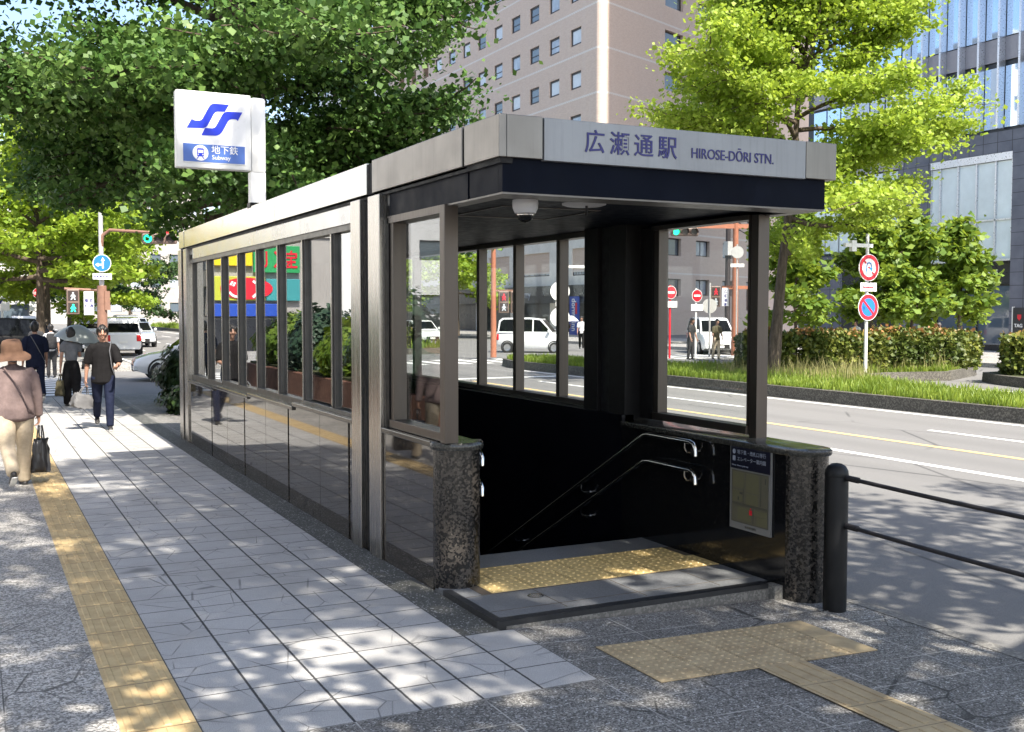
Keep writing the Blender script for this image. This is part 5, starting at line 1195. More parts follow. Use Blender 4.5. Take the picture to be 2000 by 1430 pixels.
# ------------------------------------------------------------------ vehicles
def car(label, cat, loc, rz, L, W, paint, belt, green, hood, wheel_r=.31, wheels=(-.31, .31), group=None, name='car', glass_pillars=(), zc=.22):
    """forward is local +Y. belt: (y, z) along the shoulder; green: (y, z) outline of the cabin; both as fractions of L for y"""
    t = thing(name, label, cat, loc, rz, group)
    w_ = W/2; mb = MB(); rings = []
    for y, z in belt:
        e = abs(y)*2; s = w_*(1-.10*max(0, e-.72)/.28-.06*max(0, e-.93)/.07)
        zb = zc+(.10 if e > .9 else 0)
        rings.append([(0, zb), (s*.92, zb), (s*.99, zb+.12), (s, zb+(z-zb)*.45), (s*.985, z-.10), (s*.93, z-.015), (s*.8, z), (0, z+.012)])
    i0 = []
    for (y, z), r in zip(belt, rings):
        i0.append(len(mb.v)); mb.v += [(x, y*L, zz) for x, zz in r]+[(-x, y*L, zz) for x, zz in r[1:-1][::-1]]
    n = 14
    for k in range(len(belt)-1):
        for j in range(n): mb.f.append((i0[k]+j, i0[k]+(j+1) % n, i0[k+1]+(j+1) % n, i0[k+1]+j)); mb.mi.append(0)
    mb.f.append(tuple(i0[0]+j for j in range(n))); mb.mi.append(0); mb.f.append(tuple(i0[-1]+j for j in reversed(range(n)))); mb.mi.append(0)
    zb = min(z for _, z in green); zt = max(z for _, z in green)
    hw_ = lambda z: w_*(.93-.17*max(0, (z-zb))/(zt-zb))
    g = [(y*L, z) for y, z in green]; m = len(g)
    a = len(mb.v); mb.v += [(hw_(z), y, z) for y, z in g]; b = len(mb.v); mb.v += [(-hw_(z), y, z) for y, z in g]
    for k in range(m-1): mb.f.append((a+k, a+k+1, b+k+1, b+k)); mb.mi.append(0)
    mb.f.append(tuple(a+k for k in range(m))); mb.f.append(tuple(b+k for k in reversed(range(m)))); mb.mi += [0, 0]
    body = mb.build('body', paint, t, 35)
    # glass: sides cut by pillars, windscreen and rear window
    cy_ = sum(p[0] for p in g)/m; cz = (zb+zt)/2
    ins = [(cy_+(y-cy_)*.93, cz+(z-cz)*.80+.0) for y, z in g]
    for s in (1, -1):
        cuts = [-9]+[p*L for p in glass_pillars]+[9]
        for q in range(len(cuts)-1):
            lo, hi = cuts[q]+.035, cuts[q+1]-.035; pl = clip(clip(ins, lo, 1), hi, -1)
            if len(pl) < 3: continue
            wb = MB(); wb.poly([(s*(hw_(z)+.008), y, z) for y, z in pl]); wb.poly([(s*(hw_(z)-.01), y, z) for y, z in pl]); wb.build('side_window', 'carglass', t)
    for (p, q) in ((g[0], g[1]), (g[-1], g[-2])):
        f = lambda t_: (p[0]+(q[0]-p[0])*t_, p[1]+(q[1]-p[1])*t_)
        d = Vector((0, q[1]-p[1], -(q[0]-p[0]))).normalized(); d = d if d.y*(1 if p is g[-1] else -1) > 0 or d.z > 0 else -d
        if d.z < 0: d = -d
        (ya, za), (yb, z2) = f(.1), f(.92)
        MB().quad((hw_(za)*.9, ya+d.y*.012, za+d.z*.012), (-hw_(za)*.9, ya+d.y*.012, za+d.z*.012), (-hw_(z2)*.9, yb+d.y*.012, z2+d.z*.012), (hw_(z2)*.9, yb+d.y*.012, z2+d.z*.012)).build('windscreen' if p is g[-1] else 'rear_window', 'carglass', t)
    for yf in wheels:
        for s in (1, -1):
            wt = MB().lathe((s*(w_-.10), yf*L, wheel_r), [(.001, -.09), (wheel_r*.66, -.09), (wheel_r*.96, -.08), (wheel_r, -.05), (wheel_r, .07), (wheel_r*.95, .105), (wheel_r*.68, .108), (.001, .10)], 22, axis='X').build('wheel', 'tyre', t, 40)
            MB().lathe((s*(w_-.10)+s*.112, yf*L, wheel_r), [(.001, 0), (wheel_r*.2, .004*s), (wheel_r*.62, -.006*s), (wheel_r*.66, 0)], 20, axis='X').build('rim', 'rim', wt, 40)
            MB().lathe((s*(w_*.995), yf*L, wheel_r+.02), [(wheel_r*1.02, -.02), (wheel_r*1.2, -.02), (wheel_r*1.2, .004), (wheel_r*1.02, .004)], 22, axis='X').build('wheel_arch', 'blackgap', t)
    yF, yR = belt[-1][0]*L, belt[0][0]*L; zf = belt[-1][1]; zr = belt[0][1]
    for s in (1, -1):
        MB().box(s*w_*.52, yF-.14, zf-.22, s*w_*.88, yF+.012, zf-.06, .03).build('headlight', 'lampw', t); MB().box(s*w_*.66, yR-.012, zr-.32, s*w_*.9, yR+.1, zr-.02, .02).build('tail_light', 'lampr', t)
        MB().box(s*w_*.98, green[-1][0]*L-.25, belt[len(belt)//2][1]+.02, s*(w_+.16), green[-1][0]*L-.12, belt[len(belt)//2][1]+.17, .03).build('wing_mirror', paint, t)
    MB().box(-w_*.5, yF-.05, zc+.08, w_*.5, yF+.008, zc+.28).build('grille', 'blackgap', t); MB().box(-.17, yF+.009, zc+.12, .17, yF+.018, zc+.23).build('number_plate', 'plate', t); MB().box(-.17, yR-.018, zc+.38, .17, yR-.009, zc+.5).build('number_plate', 'plate', t)
    return t
def clip(pts, lim, sgn):
    out = []; n = len(pts)
    for i in range(n):
        p, q = pts[i], pts[(i+1) % n]; a, b = (p[0]-lim)*sgn >= 0, (q[0]-lim)*sgn >= 0
        if a: out.append(p)
        if a != b: t_ = (lim-p[0])/(q[0]-p[0]); out.append((lim, p[1]+(q[1]-p[1])*t_))
    return out
MPV = dict(belt=[(-.5, 1.0), (-.47, 1.1), (-.2, 1.08), (.1, 1.05), (.30, 1.03), (.42, .96), (.48, .86), (.5, .70)], green=[(-.485, 1.05), (-.46, 1.55), (-.42, 1.74), (-.15, 1.80), (.06, 1.76), (.14, 1.68), (.32, 1.02)], hood=.4, glass_pillars=(-.27, -.02, .16))
KEI = dict(belt=[(-.5, .95), (-.48, 1.02), (0, 1.0), (.3, .99), (.42, .95), (.48, .86), (.5, .7)], green=[(-.49, 1.0), (-.47, 1.6), (-.42, 1.74), (.0, 1.76), (.16, 1.70), (.34, .98)], hood=.4, wheel_r=.27, wheels=(-.34, .36), glass_pillars=(-.24, .04))
HATCH = dict(belt=[(-.5, .78), (-.47, .95), (-.2, .94), (.1, .92), (.25, .90), (.40, .80), (.48, .68), (.5, .56)], green=[(-.47, .92), (-.42, 1.30), (-.30, 1.44), (-.05, 1.50), (.08, 1.44), (.26, .89)], hood=.4, wheel_r=.31, wheels=(-.30, .32), glass_pillars=(-.22, -.0))
SEDAN = dict(belt=[(-.5, .80), (-.47, .92), (-.25, .94), (.1, .92), (.25, .90), (.42, .80), (.48, .70), (.5, .56)], green=[(-.36, .92), (-.24, 1.34), (-.10, 1.44), (.05, 1.42), (.24, .89)], hood=.4, wheels=(-.30, .32), glass_pillars=(-.02,))
car('black people carrier crossing at the far left behind the walkers', 'van', (1.75, 49.6, ZR), R(-80), 4.9, 1.85, 'carblk', name='black_van', **MPV)
car('white car with its nose showing past the shrub behind the entrance', 'car', (6.35, 33.9, ZR), R(86), 4.1, 1.72, 'carwht', name='white_car', **HATCH)
car('white tall hatchback seen from behind beyond the signal pole', 'car', (6.35, 54.0, ZR), R(-4), 4.0, 1.7, 'carwht', name='white_car', **MPV)
car('small white box van driving across behind the median grass, seen through the long right windows', 'van', (25.3, 48.2, ZR), R(-128), 3.4, 1.48, 'carwht', name='white_van', **KEI)
car('white people carrier stopped across the road, seen through the right window', 'car', (32.9, 43.6, ZR), R(-205), 4.5, 1.75, 'carwht', name='white_car', **MPV)
for k, (x, y, rz, kind, pt, lab) in enumerate([(8.6, 66, 180, SEDAN, 'carslv', 'silver saloon coming towards the crossing'), (9.3, 76, 180, MPV, 'carslv', 'silver people carrier coming behind the silver saloon'), (6.6, 74, 0, HATCH, 'carslv', 'silver hatchback beyond the white tall hatchback'), (2.9, 74, 0, KEI, 'carwht', 'white kei van standing between the tree trunks'), (14.6, 80, 0, SEDAN, 'carwht', 'white saloon far along the avenue'), (12.0, 92, 180, HATCH, 'carslv', 'small silver car far along the avenue'), (25.5, 64, 180, HATCH, 'carwht', 'white hatchback on the far carriageway')]):
    car(lab, 'car', (x, y, ZR), R(rz), 4.3 if kind is not KEI else 3.4, 1.72, pt, name='distant_car', group='cars on the avenue', **kind)
# ------------------------------------------------------------------ people
def blob(shapes, voxel, smooth=6, cap=1.0):
    """union of tapered, flattened limbs melted into one skin"""
    mb = MB()
    for pts, rad in shapes:
        pts = [Vector(p) for p in pts]; n = 12; rr = [r if isinstance(r, tuple) else (r, r) for r in rad]
        i0 = len(mb.v); prev = None; st = []
        d0 = (pts[1]-pts[0]).normalized(); d1 = (pts[-1]-pts[-2]).normalized()
        for c in (.92, .6): r = rr[0]; st.append((pts[0]-d0*min(r)*c*cap, (r[0]*math.sqrt(1-c*c), r[1]*math.sqrt(1-c*c)), d0))
        for k, p in enumerate(pts): st.append((p, rr[k], (pts[min(k+1, len(pts)-1)]-pts[max(k-1, 0)]).normalized()))
        for c in (.6, .92): r = rr[-1]; st.append((pts[-1]+d1*min(r)*c*cap, (r[0]*math.sqrt(1-c*c), r[1]*math.sqrt(1-c*c)), d1))
        for p, r, d in st:
            x = Vector((1, 0, 0)); x = (x-d*x.dot(d)); x = x.normalized() if x.length > .2 else (Vector((0, 1, 0))-d*d.y).normalized(); y = d.cross(x)
            for j in range(n): an = 2*math.pi*j/n; mb.v.append(tuple(p+x*math.cos(an)*r[0]+y*math.sin(an)*r[1]))
        m = len(st)
        for k in range(m-1):
            for j in range(n): a = i0+k*n+j; b = i0+k*n+(j+1) % n; mb.f.append((a, b, b+n, a+n)); mb.mi.append(0)
        mb.f.append(tuple(i0+j for j in reversed(range(n)))); mb.f.append(tuple(i0+(m-1)*n+j for j in range(n))); mb.mi += [0, 0]
    me = bpy.data.meshes.new('tmp'); me.from_pydata(mb.v, [], mb.f)
    o = bpy.data.objects.new('tmp', me); col.objects.link(o)
    md = o.modifiers.new('r', 'REMESH'); md.mode = 'VOXEL'; md.voxel_size = voxel; md.use_smooth_shade = True
    s = o.modifiers.new('s', 'SMOOTH'); s.factor = .5; s.iterations = smooth
    dg = bpy.context.evaluated_depsgraph_get(); r = bpy.data.meshes.new_from_object(o.evaluated_get(dg)); bpy.data.objects.remove(o); bpy.data.meshes.remove(me)
    r.polygons.foreach_set('use_smooth', [True]*len(r.polygons)); return r
def put(me, name, m, parent):
    me.name = name; me.materials.clear(); me.materials.append(M[m]); o = bpy.data.objects.new(name, me); col.objects.link(o); o.parent = parent; return o

def hand(sh, w, d, side, s, curl=.9):
    """palm and five bent fingers at wrist w, hanging along d"""
    d = d.normalized(); fwd = Vector((0, 1, 0)); fwd = (fwd-d*fwd.dot(d)).normalized(); inn = d.cross(fwd)*(-side)
    if inn.x*side > 0: inn = -inn
    pe = w+d*.085*s
    sh.append(([w, w+d*.04*s, pe], [(.024*s, .02*s), (.020*s, .036*s), (.017*s, .036*s)]))
    for k, (off, ln) in enumerate(((.029, .070), (.010, .080), (-.010, .074), (-.028, .058))):
        b = pe+fwd*off*s; d1 = (d+inn*.35*curl).normalized(); p1 = b+d1*ln*.45*s; d2 = (d*.55+inn*curl).normalized(); p2 = p1+d2*ln*.33*s; d3 = (d*.05+inn*curl).normalized(); p3 = p2+d3*ln*.24*s
        sh.append(([b-d*.012*s, p1, p2, p3], [.0092*s, .0088*s, .0082*s, .0072*s]))
    b = w+d*.025*s+fwd*.03*s; p1 = b+(d*.6+fwd*.8+inn*.3).normalized()*.035*s; p2 = p1+(d*.9+fwd*.2+inn*.5).normalized()*.032*s
    sh.append(([b, p1, p2], [.013*s, .0105*s, .0085*s])); return pe

def person(label, loc, rz, h, pose, top, bottom, hair='short', shoes=('shoe', 'sole'), sleeve=.45, top_len=.46, wide=1.0, loose=1.0, vox=.011, crop=False, flare=1.0, hairm='hair', extra=None):
    """local +Y is the way the person faces. pose: leg swing/knee (deg), arm swing/elbow/out (deg) per side, lean, head turn"""
    t = thing('person', label, 'person', loc, rz)
    s = h/1.70; V = Vector
    lean = R(pose.get('lean', 3)); hip = V((0, 0, .89*s))
    def sag(L, a): return V((0, math.sin(a), math.cos(a)))*L
    waist = hip+sag(.16*s, lean*.6); chest = hip+sag(.36*s, lean); shl = hip+sag(.52*s, lean*1.15); neck = shl+sag(.05*s, lean*1.5); hl = R(pose.get('head', 4)); head = neck+sag(.155*s, lean*.8+hl*.2)+V((0, .015*s, 0))
    skin = []; tp = []; bt = []; hands = {}
    W_ = wide*s
    # head: skull, jaw, nose, ears, neck
    skin.append(([head+V((0, -.012*s, -.02*s)), head+V((0, -.008*s, .02*s)), head+V((0, -.005*s, .055*s))], [(.072*s, .088*s), (.077*s, .096*s), (.064*s, .08*s)]))
    skin.append(([head+V((0, .018*s, -.015*s)), head+V((0, .03*s, -.06*s)), head+V((0, .05*s, -.092*s))], [(.066*s, .07*s), (.054*s, .058*s), (.03*s, .034*s)]))
    skin.append(([head+V((0, .088*s, .012*s)), head+V((0, .100*s, -.028*s))], [.011*s, .015*s]))
    for sd in (1, -1):
        skin.append(([head+V((sd*.078*s, -.008*s, -.028*s)), head+V((sd*.084*s, -.014*s, .012*s))], [(.009*s, .018*s), (.009*s, .022*s)]))
        skin.append(([head+V((sd*.036*s, .077*s, -.02*s)), head+V((sd*.04*s, .074*s, -.03*s))], [.024*s, .024*s]))
    skin.append(([shl+V((0, -.01*s, -.02*s)), neck, head+V((0, -.012*s, -.06*s))], [.062*s, .052*s, .052*s]))
    skin.append(([hip+V((0, 0, -.04*s)), waist, chest, shl], [(.125*W_, .09*s), (.11*W_, .085*s), (.125*W_, .09*s), (.085*W_, .06*s)]))
    # torso garment
    ff = loose
    bl = top_len; lo = hip+V((0, 0, (.40-bl)*s))
    tp.append(([lo, hip+V((0, 0, .05*s)), waist, chest, shl+V((0, 0, -.02*s)), shl+V((0, -.005*s, .025*s)), shl+V((0, -.005*s, .05*s))], [(.165*W_*ff, .125*s*ff), (.16*W_*ff, .122*s*ff), (.15*W_*ff, .115*s*ff), (.165*W_, .118*s), (.138*W_, .092*s), (.088*W_, .072*s), (.066*s, .060*s)]) if not crop else
              ([waist+V((0, 0, -.03*s)), waist, chest, shl+V((0, 0, -.02*s)), shl+V((0, -.005*s, .02*s))], [(.14*W_, .105*s), (.14*W_, .105*s), (.155*W_, .112*s), (.145*W_, .085*s), (.07*W_, .056*s)]))
    for sd, nm in ((-1, 'L'), (1, 'R')):
        sw, el, out = pose.get('arm'+nm, (8, 12, 8)); sw, el, out = R(sw), R(el), R(out)
        S = shl+V((sd*.17*W_, 0, -.045*s)); ud = V((sd*math.sin(out), math.sin(sw)*math.cos(out), -math.cos(sw)*math.cos(out))); E = S+ud*.285*s
        inw = R(pose.get('in'+nm, 0)); fd = V((sd*math.sin(out*.4)-sd*math.sin(inw), math.sin(sw+el), -math.cos(sw+el))).normalized(); Wr = E+fd*.245*s
        skin.append(([shl+V((sd*.12*W_, 0, -.02*s)), S, S+ud*.15*s, E, E+fd*.07*s, Wr], [.038*s, .040*s, .040*s, .036*s, .037*s, .024*s]))
        hands[nm] = hand(skin, Wr, fd, sd, s, pose.get('curl'+nm, .8)); hands[nm+'w'] = Wr
        sl_ = sleeve
        pts = [shl+V((sd*.07*W_, 0, -.03*s)), S+V((-sd*.02*s, 0, .0)), S+ud*.05*s]; rr = [(.078*s, .078*s), .076*s, .074*s*ff**.5]
        if sl_ <= 1: pts.append(S+ud*.285*s*sl_); rr.append(.066*s*ff)
        else:
            pts += [S+ud*.16*s, E, E+fd*.245*s*(sl_-1)]; rr += [.064*s*ff, .056*s*ff, .046*s*ff]
        tp.append((pts, rr))
        lsw, kn = pose.get('leg'+nm, (0, 0)); a = R(lsw); k = a-R(kn)
        Hp = hip+V((sd*.088*W_, 0, -.03*s)); Kn = Hp+V((sd*.0*s, math.sin(a), -math.cos(a)))*.41*s; An = Kn+V((0, math.sin(k), -math.cos(k)))*.40*s
        skin.append(([Hp, Kn, Kn+(An-Kn)*.3, An], [.075*s, .05*s, .048*s, .034*s]))
        fl = flare
        bt.append(([hip+V((sd*.05*s, 0, .03*s)), Hp, Hp+(Kn-Hp)*.5, Kn, Kn+(An-Kn)*.5, An+V((0, 0, .0*s))], [(.12*W_, .115*s), (.098*W_, .105*s), .088*s*fl, .072*s*fl, .066*s*fl, .060*s*fl]))
        foot = k*.55 if pose.get('toe'+nm) is None else R(pose['toe'+nm])
        fdv = V((0, math.cos(foot), math.sin(foot))); up_ = V((0, -math.sin(foot), math.cos(foot)))
        hb = An-up_*.055*s-fdv*.045*s
        sh_ = blob([([hb+up_*.018*s, hb+fdv*.09*s+up_*.012*s, hb+fdv*.19*s+up_*.0*s, hb+fdv*.215*s], [(.034*s, .036*s), (.040*s, .034*s), (.042*s, .024*s), (.034*s, .020*s)]), ([An+V((0, 0, .02*s)), hb+up_*.02*s+fdv*.02*s], [.036*s, .036*s])], vox*.9, 3)
        so_ = put(sh_, 'shoe', shoes[0], t)
        sb = blob([([hb-up_*.028*s-fdv*.01*s, hb+fdv*.1*s-up_*.028*s, hb+fdv*.22*s-up_*.022*s], [(.036*s, .009*s), (.041*s, .009*s), (.036*s, .009*s)])], vox*.7, 2); put(sb, 'sole', shoes[1], so_)
    bt.append(([hip+V((0, 0, -.06*s)), hip+V((0, 0, .05*s)), waist+V((0, 0, -.05*s))], [(.145*W_, .115*s), (.15*W_, .115*s), (.135*W_, .105*s)]))
    body = put(blob(skin, vox*.8, 3), 'body', 'skin', t)
    put(blob(tp, vox, 7, .35), 'top', top, t); put(blob(bt, vox, 4, .3), 'trousers', bottom, t)
    # hair
    hs = []
    if hair in ('short', 'bob', 'tied'):
        hs.append(([head+V((0, -.032*s, -.03*s)), head+V((0, -.022*s, .03*s)), head+V((0, -.01*s, .072*s))], [(.082*s, .082*s), (.088*s, .098*s), (.068*s, .086*s)]))
        for sd in (1, -1):
            hs.append(([head+V((sd*.05*s, .062*s, .062*s)), head+V((sd*.035*s, .082*s, .042*s)), head+V((sd*.03*s, .092*s, .018*s))], [.036*s, .022*s, .009*s]))
            hs.append(([head+V((sd*.074*s, .02*s, .05*s)), head+V((sd*.082*s, .012*s, .0*s)), head+V((sd*.083*s, .002*s, -.03*s))], [.026*s, .018*s, .010*s]))
    if hair == 'bob': hs.append(([head+V((0, -.045*s, .03*s)), head+V((0, -.05*s, -.06*s)), head+V((0, -.04*s, -.12*s))], [(.09*s, .075*s), (.095*s, .07*s), (.085*s, .05*s)]))
    if hs: put(blob(hs, vox*.8, 3), 'hair', hairm, t)
    # face marks: brows, eyes and mouth
    fm = MB()
    for sd in (1, -1):
        fm.obox(head+V((sd*.032*s, .094*s, -.006*s)), (.026*s, .012*s, .007*s)); fm.obox(head+V((sd*.033*s, .093*s, .014*s)), (.034*s, .012*s, .006*s), ry=sd*.15)
    fm.build('eyes', 'hair', t); MB().obox(head+V((0, .094*s, -.064*s)), (.028*s, .010*s, .004*s), bev=.001).build('mouth', 'lips', t)
    t['_hands'] = ''; del t['_hands']
    return t, dict(head=head, neck=neck, shl=shl, chest=chest, hip=hip, waist=waist, s=s, **hands)
M['lips'] = plain('lips', (.30, .145, .11), .5, var=0)
def wpt(t, v): return Matrix.Translation(t.location) @ Matrix.Rotation(t.rotation_euler.z, 4, 'Z') @ Vector(v)
TOC = lambda x, y: math.atan2(x, -y)   # turn that makes +Y face the camera

# man in black walking towards the camera
man, J = person('man in black T-shirt and dark blue trousers walking towards the camera holding a grey bag', (1.87, 18.35, 0), R(176), 1.63, dict(legL=(16, 8), legR=(-20, 26), armR=(-12, 10, 13), armL=(14, 66, 14), inL=16, lean=3, toeR=-24, toeL=6), 'c_black', 'c_navy', 'short', sleeve=.92, top_len=.50, wide=1.06, loose=1.10, vox=.010)
MB().tube([J['shl']+Vector((-.13, .03, .05)), J['chest']+Vector((-.10, .125, .06)), J['waist']+Vector((-.13, .12, .0)), J['hip']+Vector((-.17, .05, .02))], .016, 6, sx=.4).build('bag_strap', 'c_grey', man, 60)
wb = J['Lw']; 
MB().lathe((0, 0, 0), [(.031, -.012), (.034, 0), (.031, .012)], 14).build('watch', 'blackgap', man, loc=wb+Vector((0, -.01, .01)))
# old person in a hat walking away
old, J2 = person('old person in a brown bucket hat, mauve jumper and cream trousers walking away', (.40, 12.8, 0), R(8), 1.53, dict(legL=(-20, 30), legR=(9, 4), armL=(4, 14, 9), armR=(2, 8, 12), lean=6, toeL=-34, toeR=2, head=0), 'c_taupe', 'c_cream', 'none', sleeve=2.02, top_len=.47, wide=1.22, loose=1.16, vox=.010, flare=1.22)
hd = J2['head']; s = J2['s']
ht = MB(); ht.lathe((0, 0, 0), [(.001, .105), (.05, .103), (.082, .092), (.096, .06), (.101, .0), (.103, -.03), (.125, -.05), (.162, -.078), (.172, -.09), (.166, -.092), (.12, -.062), (.099, -.035)], 36)
ht.v = [(x*(1+.02*math.sin(7*math.atan2(y, x))), y*1.06, z+.010*math.sin(3*math.atan2(y, x)+1)*(1 if z < -.04 else .2)) for x, y, z in ht.v]
o = ht.build('hat', 'c_brownhat', old, 60); o.location = hd+Vector((0, -.01, .03)); o.rotation_euler = (R(8), R(-6), 0); o.scale = (1.08, 1.08, 1.05)
MB().tube([J2['shl']+Vector((-.10, -.085, .02)), J2['chest']+Vector((.02, -.155, -.02)), J2['waist']+Vector((.12, -.14, -.1)), J2['hip']+Vector((.18, -.06, -.02))], .010, 6).build('bag_strap', 'c_taupe', old, 60)
put(blob([([hd+Vector((0, -.05*s, -.03*s)), hd+Vector((0, -.05*s, -.09*s))], [(.072*s, .05*s), (.064*s, .035*s)])], .01, 3), 'hair', 'c_grey', old)
# woman with umbrella walking away
wom, J3 = person('woman in grey top and wide black trousers walking away under an umbrella with a handbag', (1.76, 23.0, 0), R(6), 1.53, dict(legL=(8, 4), legR=(-8, 10), armL=(-2, 6, 10), armR=(18, 118, 8), inR=10, lean=1, toeR=-14), 'c_grey', 'c_black', 'bob', sleeve=.55, crop=True, wide=.92, vox=.012, flare=1.35)
# man in navy walking away
nav, J4 = person('man all in dark navy walking away at the left, in front of the black van', (1.17, 24.3, 0), R(4), 1.63, dict(legL=(14, 4), legR=(-16, 30), armL=(-8, 10, 10), armR=(6, 14, 8), lean=2, toeR=-30), 'c_navy', 'c_navy', 'short', sleeve=.95, top_len=.52, wide=1.08, loose=1.12, vox=.012)
MB().tube([J4['shl']+Vector((-.09, -.08, .03)), J4['chest']+Vector((.0, -.145, 0)), J4['hip']+Vector((.17, -.06, .0))], .008, 6).build('bag_strap', 'c_grey', nav)
# person with backpack, and one beside
bpk, J5 = person('person in white shirt and grey trousers with a dark backpack on the crossing', (2.22, 36.6, ZR+.03), R(2), 1.62, dict(legL=(4, 2), legR=(-6, 8), armL=(2, 8, 9), armR=(0, 8, 10), lean=1), 'c_white', 'c_dgrey', 'short', sleeve=.75, top_len=.42, loose=1.08, vox=.014)
per2, J6 = person('person in dark clothes half hidden in front of the backpack wearer on the crossing', (1.85, 37.6, ZR+.03), R(180), 1.68, dict(legL=(6, 4), legR=(-6, 8), lean=1), 'c_dgrey', 'c_khaki', 'short', sleeve=1.6, vox=.015)

# ---- what they carry
def bag(name, label, cat, top, w_, h, d, mat, rz=0, sag=.06, handle=.22, tilt=0, seed=0):
    """soft bag hanging from its handles; top is where the hand holds it"""
    g = np.random.default_rng(seed); t = thing(name, label, cat, top, rz); t.rotation_euler = (0, tilt, rz)
    bm = bmesh.new(); bmesh.ops.create_cube(bm, size=1); bmesh.ops.subdivide_edges(bm, edges=bm.edges[:], cuts=5, use_grid_fill=True)
    for v in bm.verts:
        x, y, z = v.co; f = z+.5
        k = (1-.18*abs(2*x)**3)*(.55+.65*math.sqrt(max(0, 1-f*.86))); r = 1-.10*(abs(2*x)**4+0)*(1-f)
        v.co = Vector((x*w_*(1-.22*f*f), y*d*k, -handle-h+h*f*r-(sag*(1-4*x*x)*(1-f)*.5)))+Vector(g.normal(scale=.007, size=3))
    mb = MB().addbm(bm); bm.free(); mb.build('body', mat, t, 80)
    for s_ in (-1, 1):
        MB().tube([(-w_*.22, s_*d*.18, -handle-h*.08), (-w_*.16, s_*d*.14, -handle*.55), (-.02, s_*.015, -.015), (.02, s_*.015, -.015), (w_*.16, s_*d*.14, -handle*.55), (w_*.22, s_*d*.18, -handle-h*.08)], .008, 6).build('handle', mat, t, 60)
    return t
bag('shopping_bag', 'soft black shopping bag carried by the old person in the hat', 'bag', wpt(old, J2['R']+Vector((.012, .0, -.035))), .26, .34, .15, 'bagblk', R(75), handle=.16, seed=1)
bag('holdall', 'silver grey holdall hanging from the hand of the man in black', 'bag', wpt(man, J['R']+Vector((0, 0, -.03))), .31, .20, .18, 'baggrey', R(20), handle=.14, tilt=R(14), seed=2)
bag('handbag', 'patterned khaki handbag in the hand of the woman with the umbrella', 'bag', wpt(wom, J3['L']+Vector((0, 0, -.03))), .30, .27, .14, 'c_khaki', R(70), handle=.14, seed=3)
bag('shoulder_bag', 'black bag at the right hip of the woman with the umbrella', 'bag', wpt(wom, (.27, .02, .98)), .26, .16, .12, 'bagblk', R(80), handle=.06, seed=4)
t = thing('backpack', 'dark grey backpack worn over a white shirt on the crossing', 'backpack', wpt(bpk, J5['chest']+Vector((0, -.19, -.08))), R(2))
MB().box(-.15, -.09, -.24, .15, .07, .26, .06).build('body', 'c_dgrey', t, 50); MB().box(-.11, -.13, -.2, .11, -.088, .02, .03).build('pocket', 'c_dgrey', t, 50)
for s_ in (-1, 1): MB().tube([(s_*.1, .06, .24), (s_*.12, .16, .22), (s_*.13, .27, .08), (s_*.14, .22, -.12), (s_*.13, .07, -.18)], .014, 6).build('strap', 'c_dgrey', t, 60)
# umbrella
top_ = wpt(wom, J3['R']); t = thing('umbrella', 'grey umbrella with a shining panel held by the woman in the grey top', 'umbrella', top_, R(20)); t.rotation_euler = (R(12), R(7), R(10)); AP = 1.62-top_.z
um = MB(); n = 8; rad = .44; rings = []
for k in range(7):
    f = k/6; rings.append([(math.cos(2*math.pi*(j/16))*rad*f*(1-.05*(j % 2)*f), math.sin(2*math.pi*(j/16))*rad*f*(1-.05*(j % 2)*f), AP-.27*f**1.8-(.012*(j % 2 == 0))*f) for j in range(16)])
for k in range(6):
    for j in range(16): um.quad(rings[k][j], rings[k][(j+1) % 16], rings[k+1][(j+1) % 16], rings[k+1][j])
o = um.build('canopy', 'umb', t, 25)
MB().tube([(0, 0, -.06), (0, 0, AP+.04)], .007, 6).build('shaft', 'chrome', t); MB().tube([(0, 0, -.12), (0, 0, .02)], .015, 8).build('handle', 'bagblk', t)
rb = MB()
for j in range(0, 16, 2): rb.tube([Vector(rings[k][j])-Vector((0, 0, .006)) for k in (1, 2, 3, 4, 5, 6)], .004, 4)
rb.build('ribs', 'chrome', t)
# ---- cyclist behind the hedge
def bicycle(label, loc, rz):
    t = thing('bicycle', label, 'bicycle', loc, rz)
    for y in (-.52, .52):
        wl = MB(); N = 26; pts = [(0, y+.33*math.cos(2*math.pi*k/N), .34+.33*math.sin(2*math.pi*k/N)) for k in range(N+1)]; wl.tube(pts, .018, 6, cap=False)
        w_ = wl.build('wheel', 'tyre', t, 60); sp = MB()
        for k in range(12): a = 2*math.pi*k/12; sp.tube([(0, y, .34), (0, y+.32*math.cos(a), .34+.32*math.sin(a))], .003, 3)
        sp.build('spokes', 'rim', w_)
    fr_ = MB()
    for a, b in (((0, .52, .34), (0, .40, .86)), ((0, .42, .78), (0, -.05, .32)), ((0, -.05, .32), (0, -.52, .34)), ((0, -.05, .32), (0, -.20, .86)), ((0, -.16, .72), (0, -.52, .34)), ((0, .41, .82), (0, -.16, .70))): fr_.tube([a, b], .017, 8)
    fr_.build('frame', 'carslv', t, 60); MB().tube([(-.27, .28, 1.0), (-.2, .38, .98), (0, .42, .95), (.2, .38, .98), (.27, .28, 1.0)], .014, 8).build('handlebar', 'rim', t, 60); MB().box(-.07, -.34, .86, .07, -.08, .92, .025).build('saddle', 'bagblk', t, 50)
    MB().tube([(-.09, -.05, .18), (-.02, -.05, .32), (.02, -.05, .32), (.09, -.05, .46)], .014, 6).build('pedals', 'blackgap', t); return t
RZ = R(62)
cb = (30.75, 27.3, -.2); bicycle('bicycle ridden along the far side of the hedge', cb, RZ)
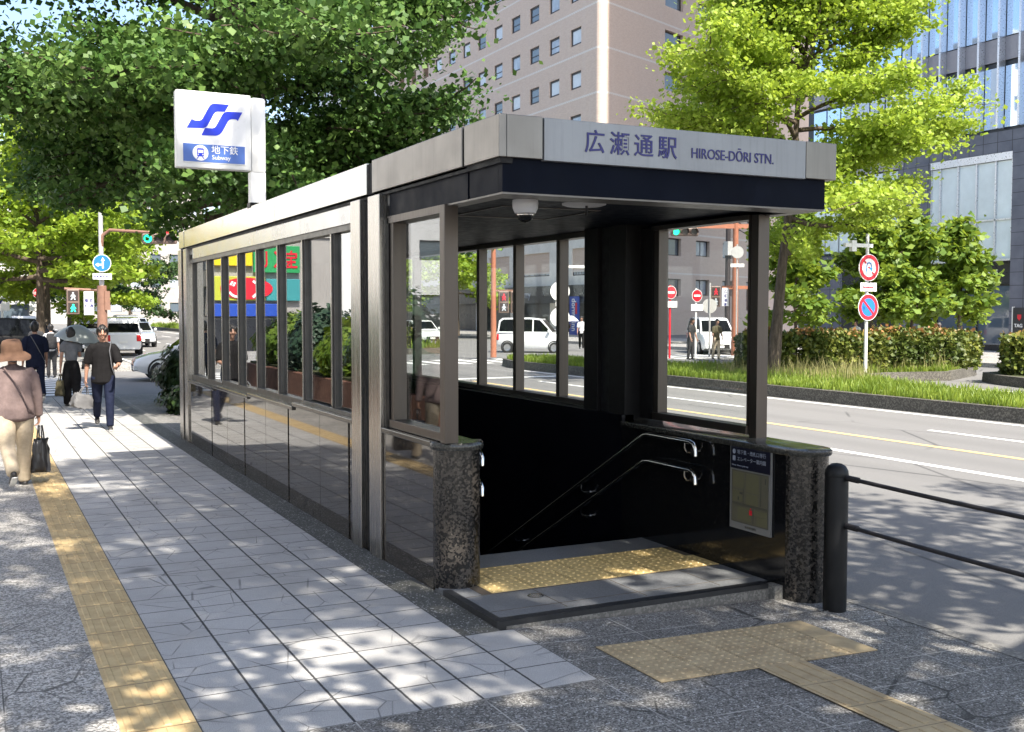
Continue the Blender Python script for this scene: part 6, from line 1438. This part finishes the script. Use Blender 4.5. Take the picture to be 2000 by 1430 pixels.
cyc, J7 = person('cyclist in a white shirt riding behind the right end of the hedge', (cb[0]+.17*math.sin(RZ), cb[1]-.17*math.cos(RZ), cb[2]+.06), RZ, 1.68, dict(legL=(72, 80), legR=(40, 62), armL=(58, 12, 8), armR=(58, 12, 8), lean=26, toeL=0, toeR=0), 'c_white', 'c_dgrey', 'short', sleeve=1.8, top_len=.38, vox=.015)
t = thing('backpack', 'black backpack on the back of the cyclist in the white shirt', 'backpack', wpt(cyc, J7['chest']+Vector((0, -.19, .02))), RZ); t.rotation_euler = (R(-24), 0, RZ)
MB().box(-.15, -.09, -.26, .15, .07, .24, .06).build('body', 'c_black', t, 50); MB().box(-.11, -.13, -.22, .11, -.088, 0, .03).build('pocket', 'c_black', t, 50)
# ---- walkers across the road
for k, (x, y, rz, h, tpc, btc, hr, lab, ps) in enumerate([
    (27.6, 48.9, -40, 1.6, 'c_black', 'c_white', 'short', 'person in white trousers with a pale parasol across the road, left of the blue banner', dict(armR=(40, 95, 5), legL=(8, 2), legR=(-8, 6))),
    (28.5, 48.8, 150, 1.66, 'c_white', 'c_black', 'short', 'person in a long white shirt walking across the road in front of the blue banner', dict(legL=(14, 4), legR=(-12, 14))),
    (26.9, 39.6, 160, 1.64, 'c_black', 'c_white', 'short', 'person in black top and white trousers at the left edge of the right window', dict(legL=(6, 2), legR=(-6, 6))),
    (26.6, 36.6, 200, 1.66, 'c_dgrey', 'c_dgrey', 'short', 'person in dark grey waiting by the red sign pole across the road', dict(legL=(3, 2), legR=(-3, 4))),
    (27.6, 36.2, 170, 1.62, 'c_khaki', 'c_cream', 'short', 'person in khaki top and pale trousers waiting across the road', dict(legL=(4, 2), legR=(-8, 8))),
    (29.3, 35.8, 200, 1.6, 'c_taupe', 'c_cream', 'bob', 'person in a pink grey top in front of the white people carrier', dict(legL=(4, 2), legR=(-4, 4))),
    (31.6, 32.4, 100, 1.62, 'c_white', 'c_navy', 'short', 'person in pale top passing behind the middle of the hedge', dict(legL=(14, 4), legR=(-14, 12)))]):
    q, Jq = person(lab, (x, y, -.1), R(rz), h, ps, tpc, btc, hr, sleeve=.8, vox=.017)
    if k == 0:
        t = thing('parasol', 'pale parasol held by the person in white trousers across the road', 'umbrella', wpt(q, Jq['R']), 0); o2 = bpy.data.objects.new('canopy', o.data.copy()); o2.data.materials[0] = M['c_white']; col.objects.link(o2); o2.parent = t
        MB().tube([(0, 0, -.1), (0, 0, AP+.02)], .008, 6).build('shaft', 'chrome', t)
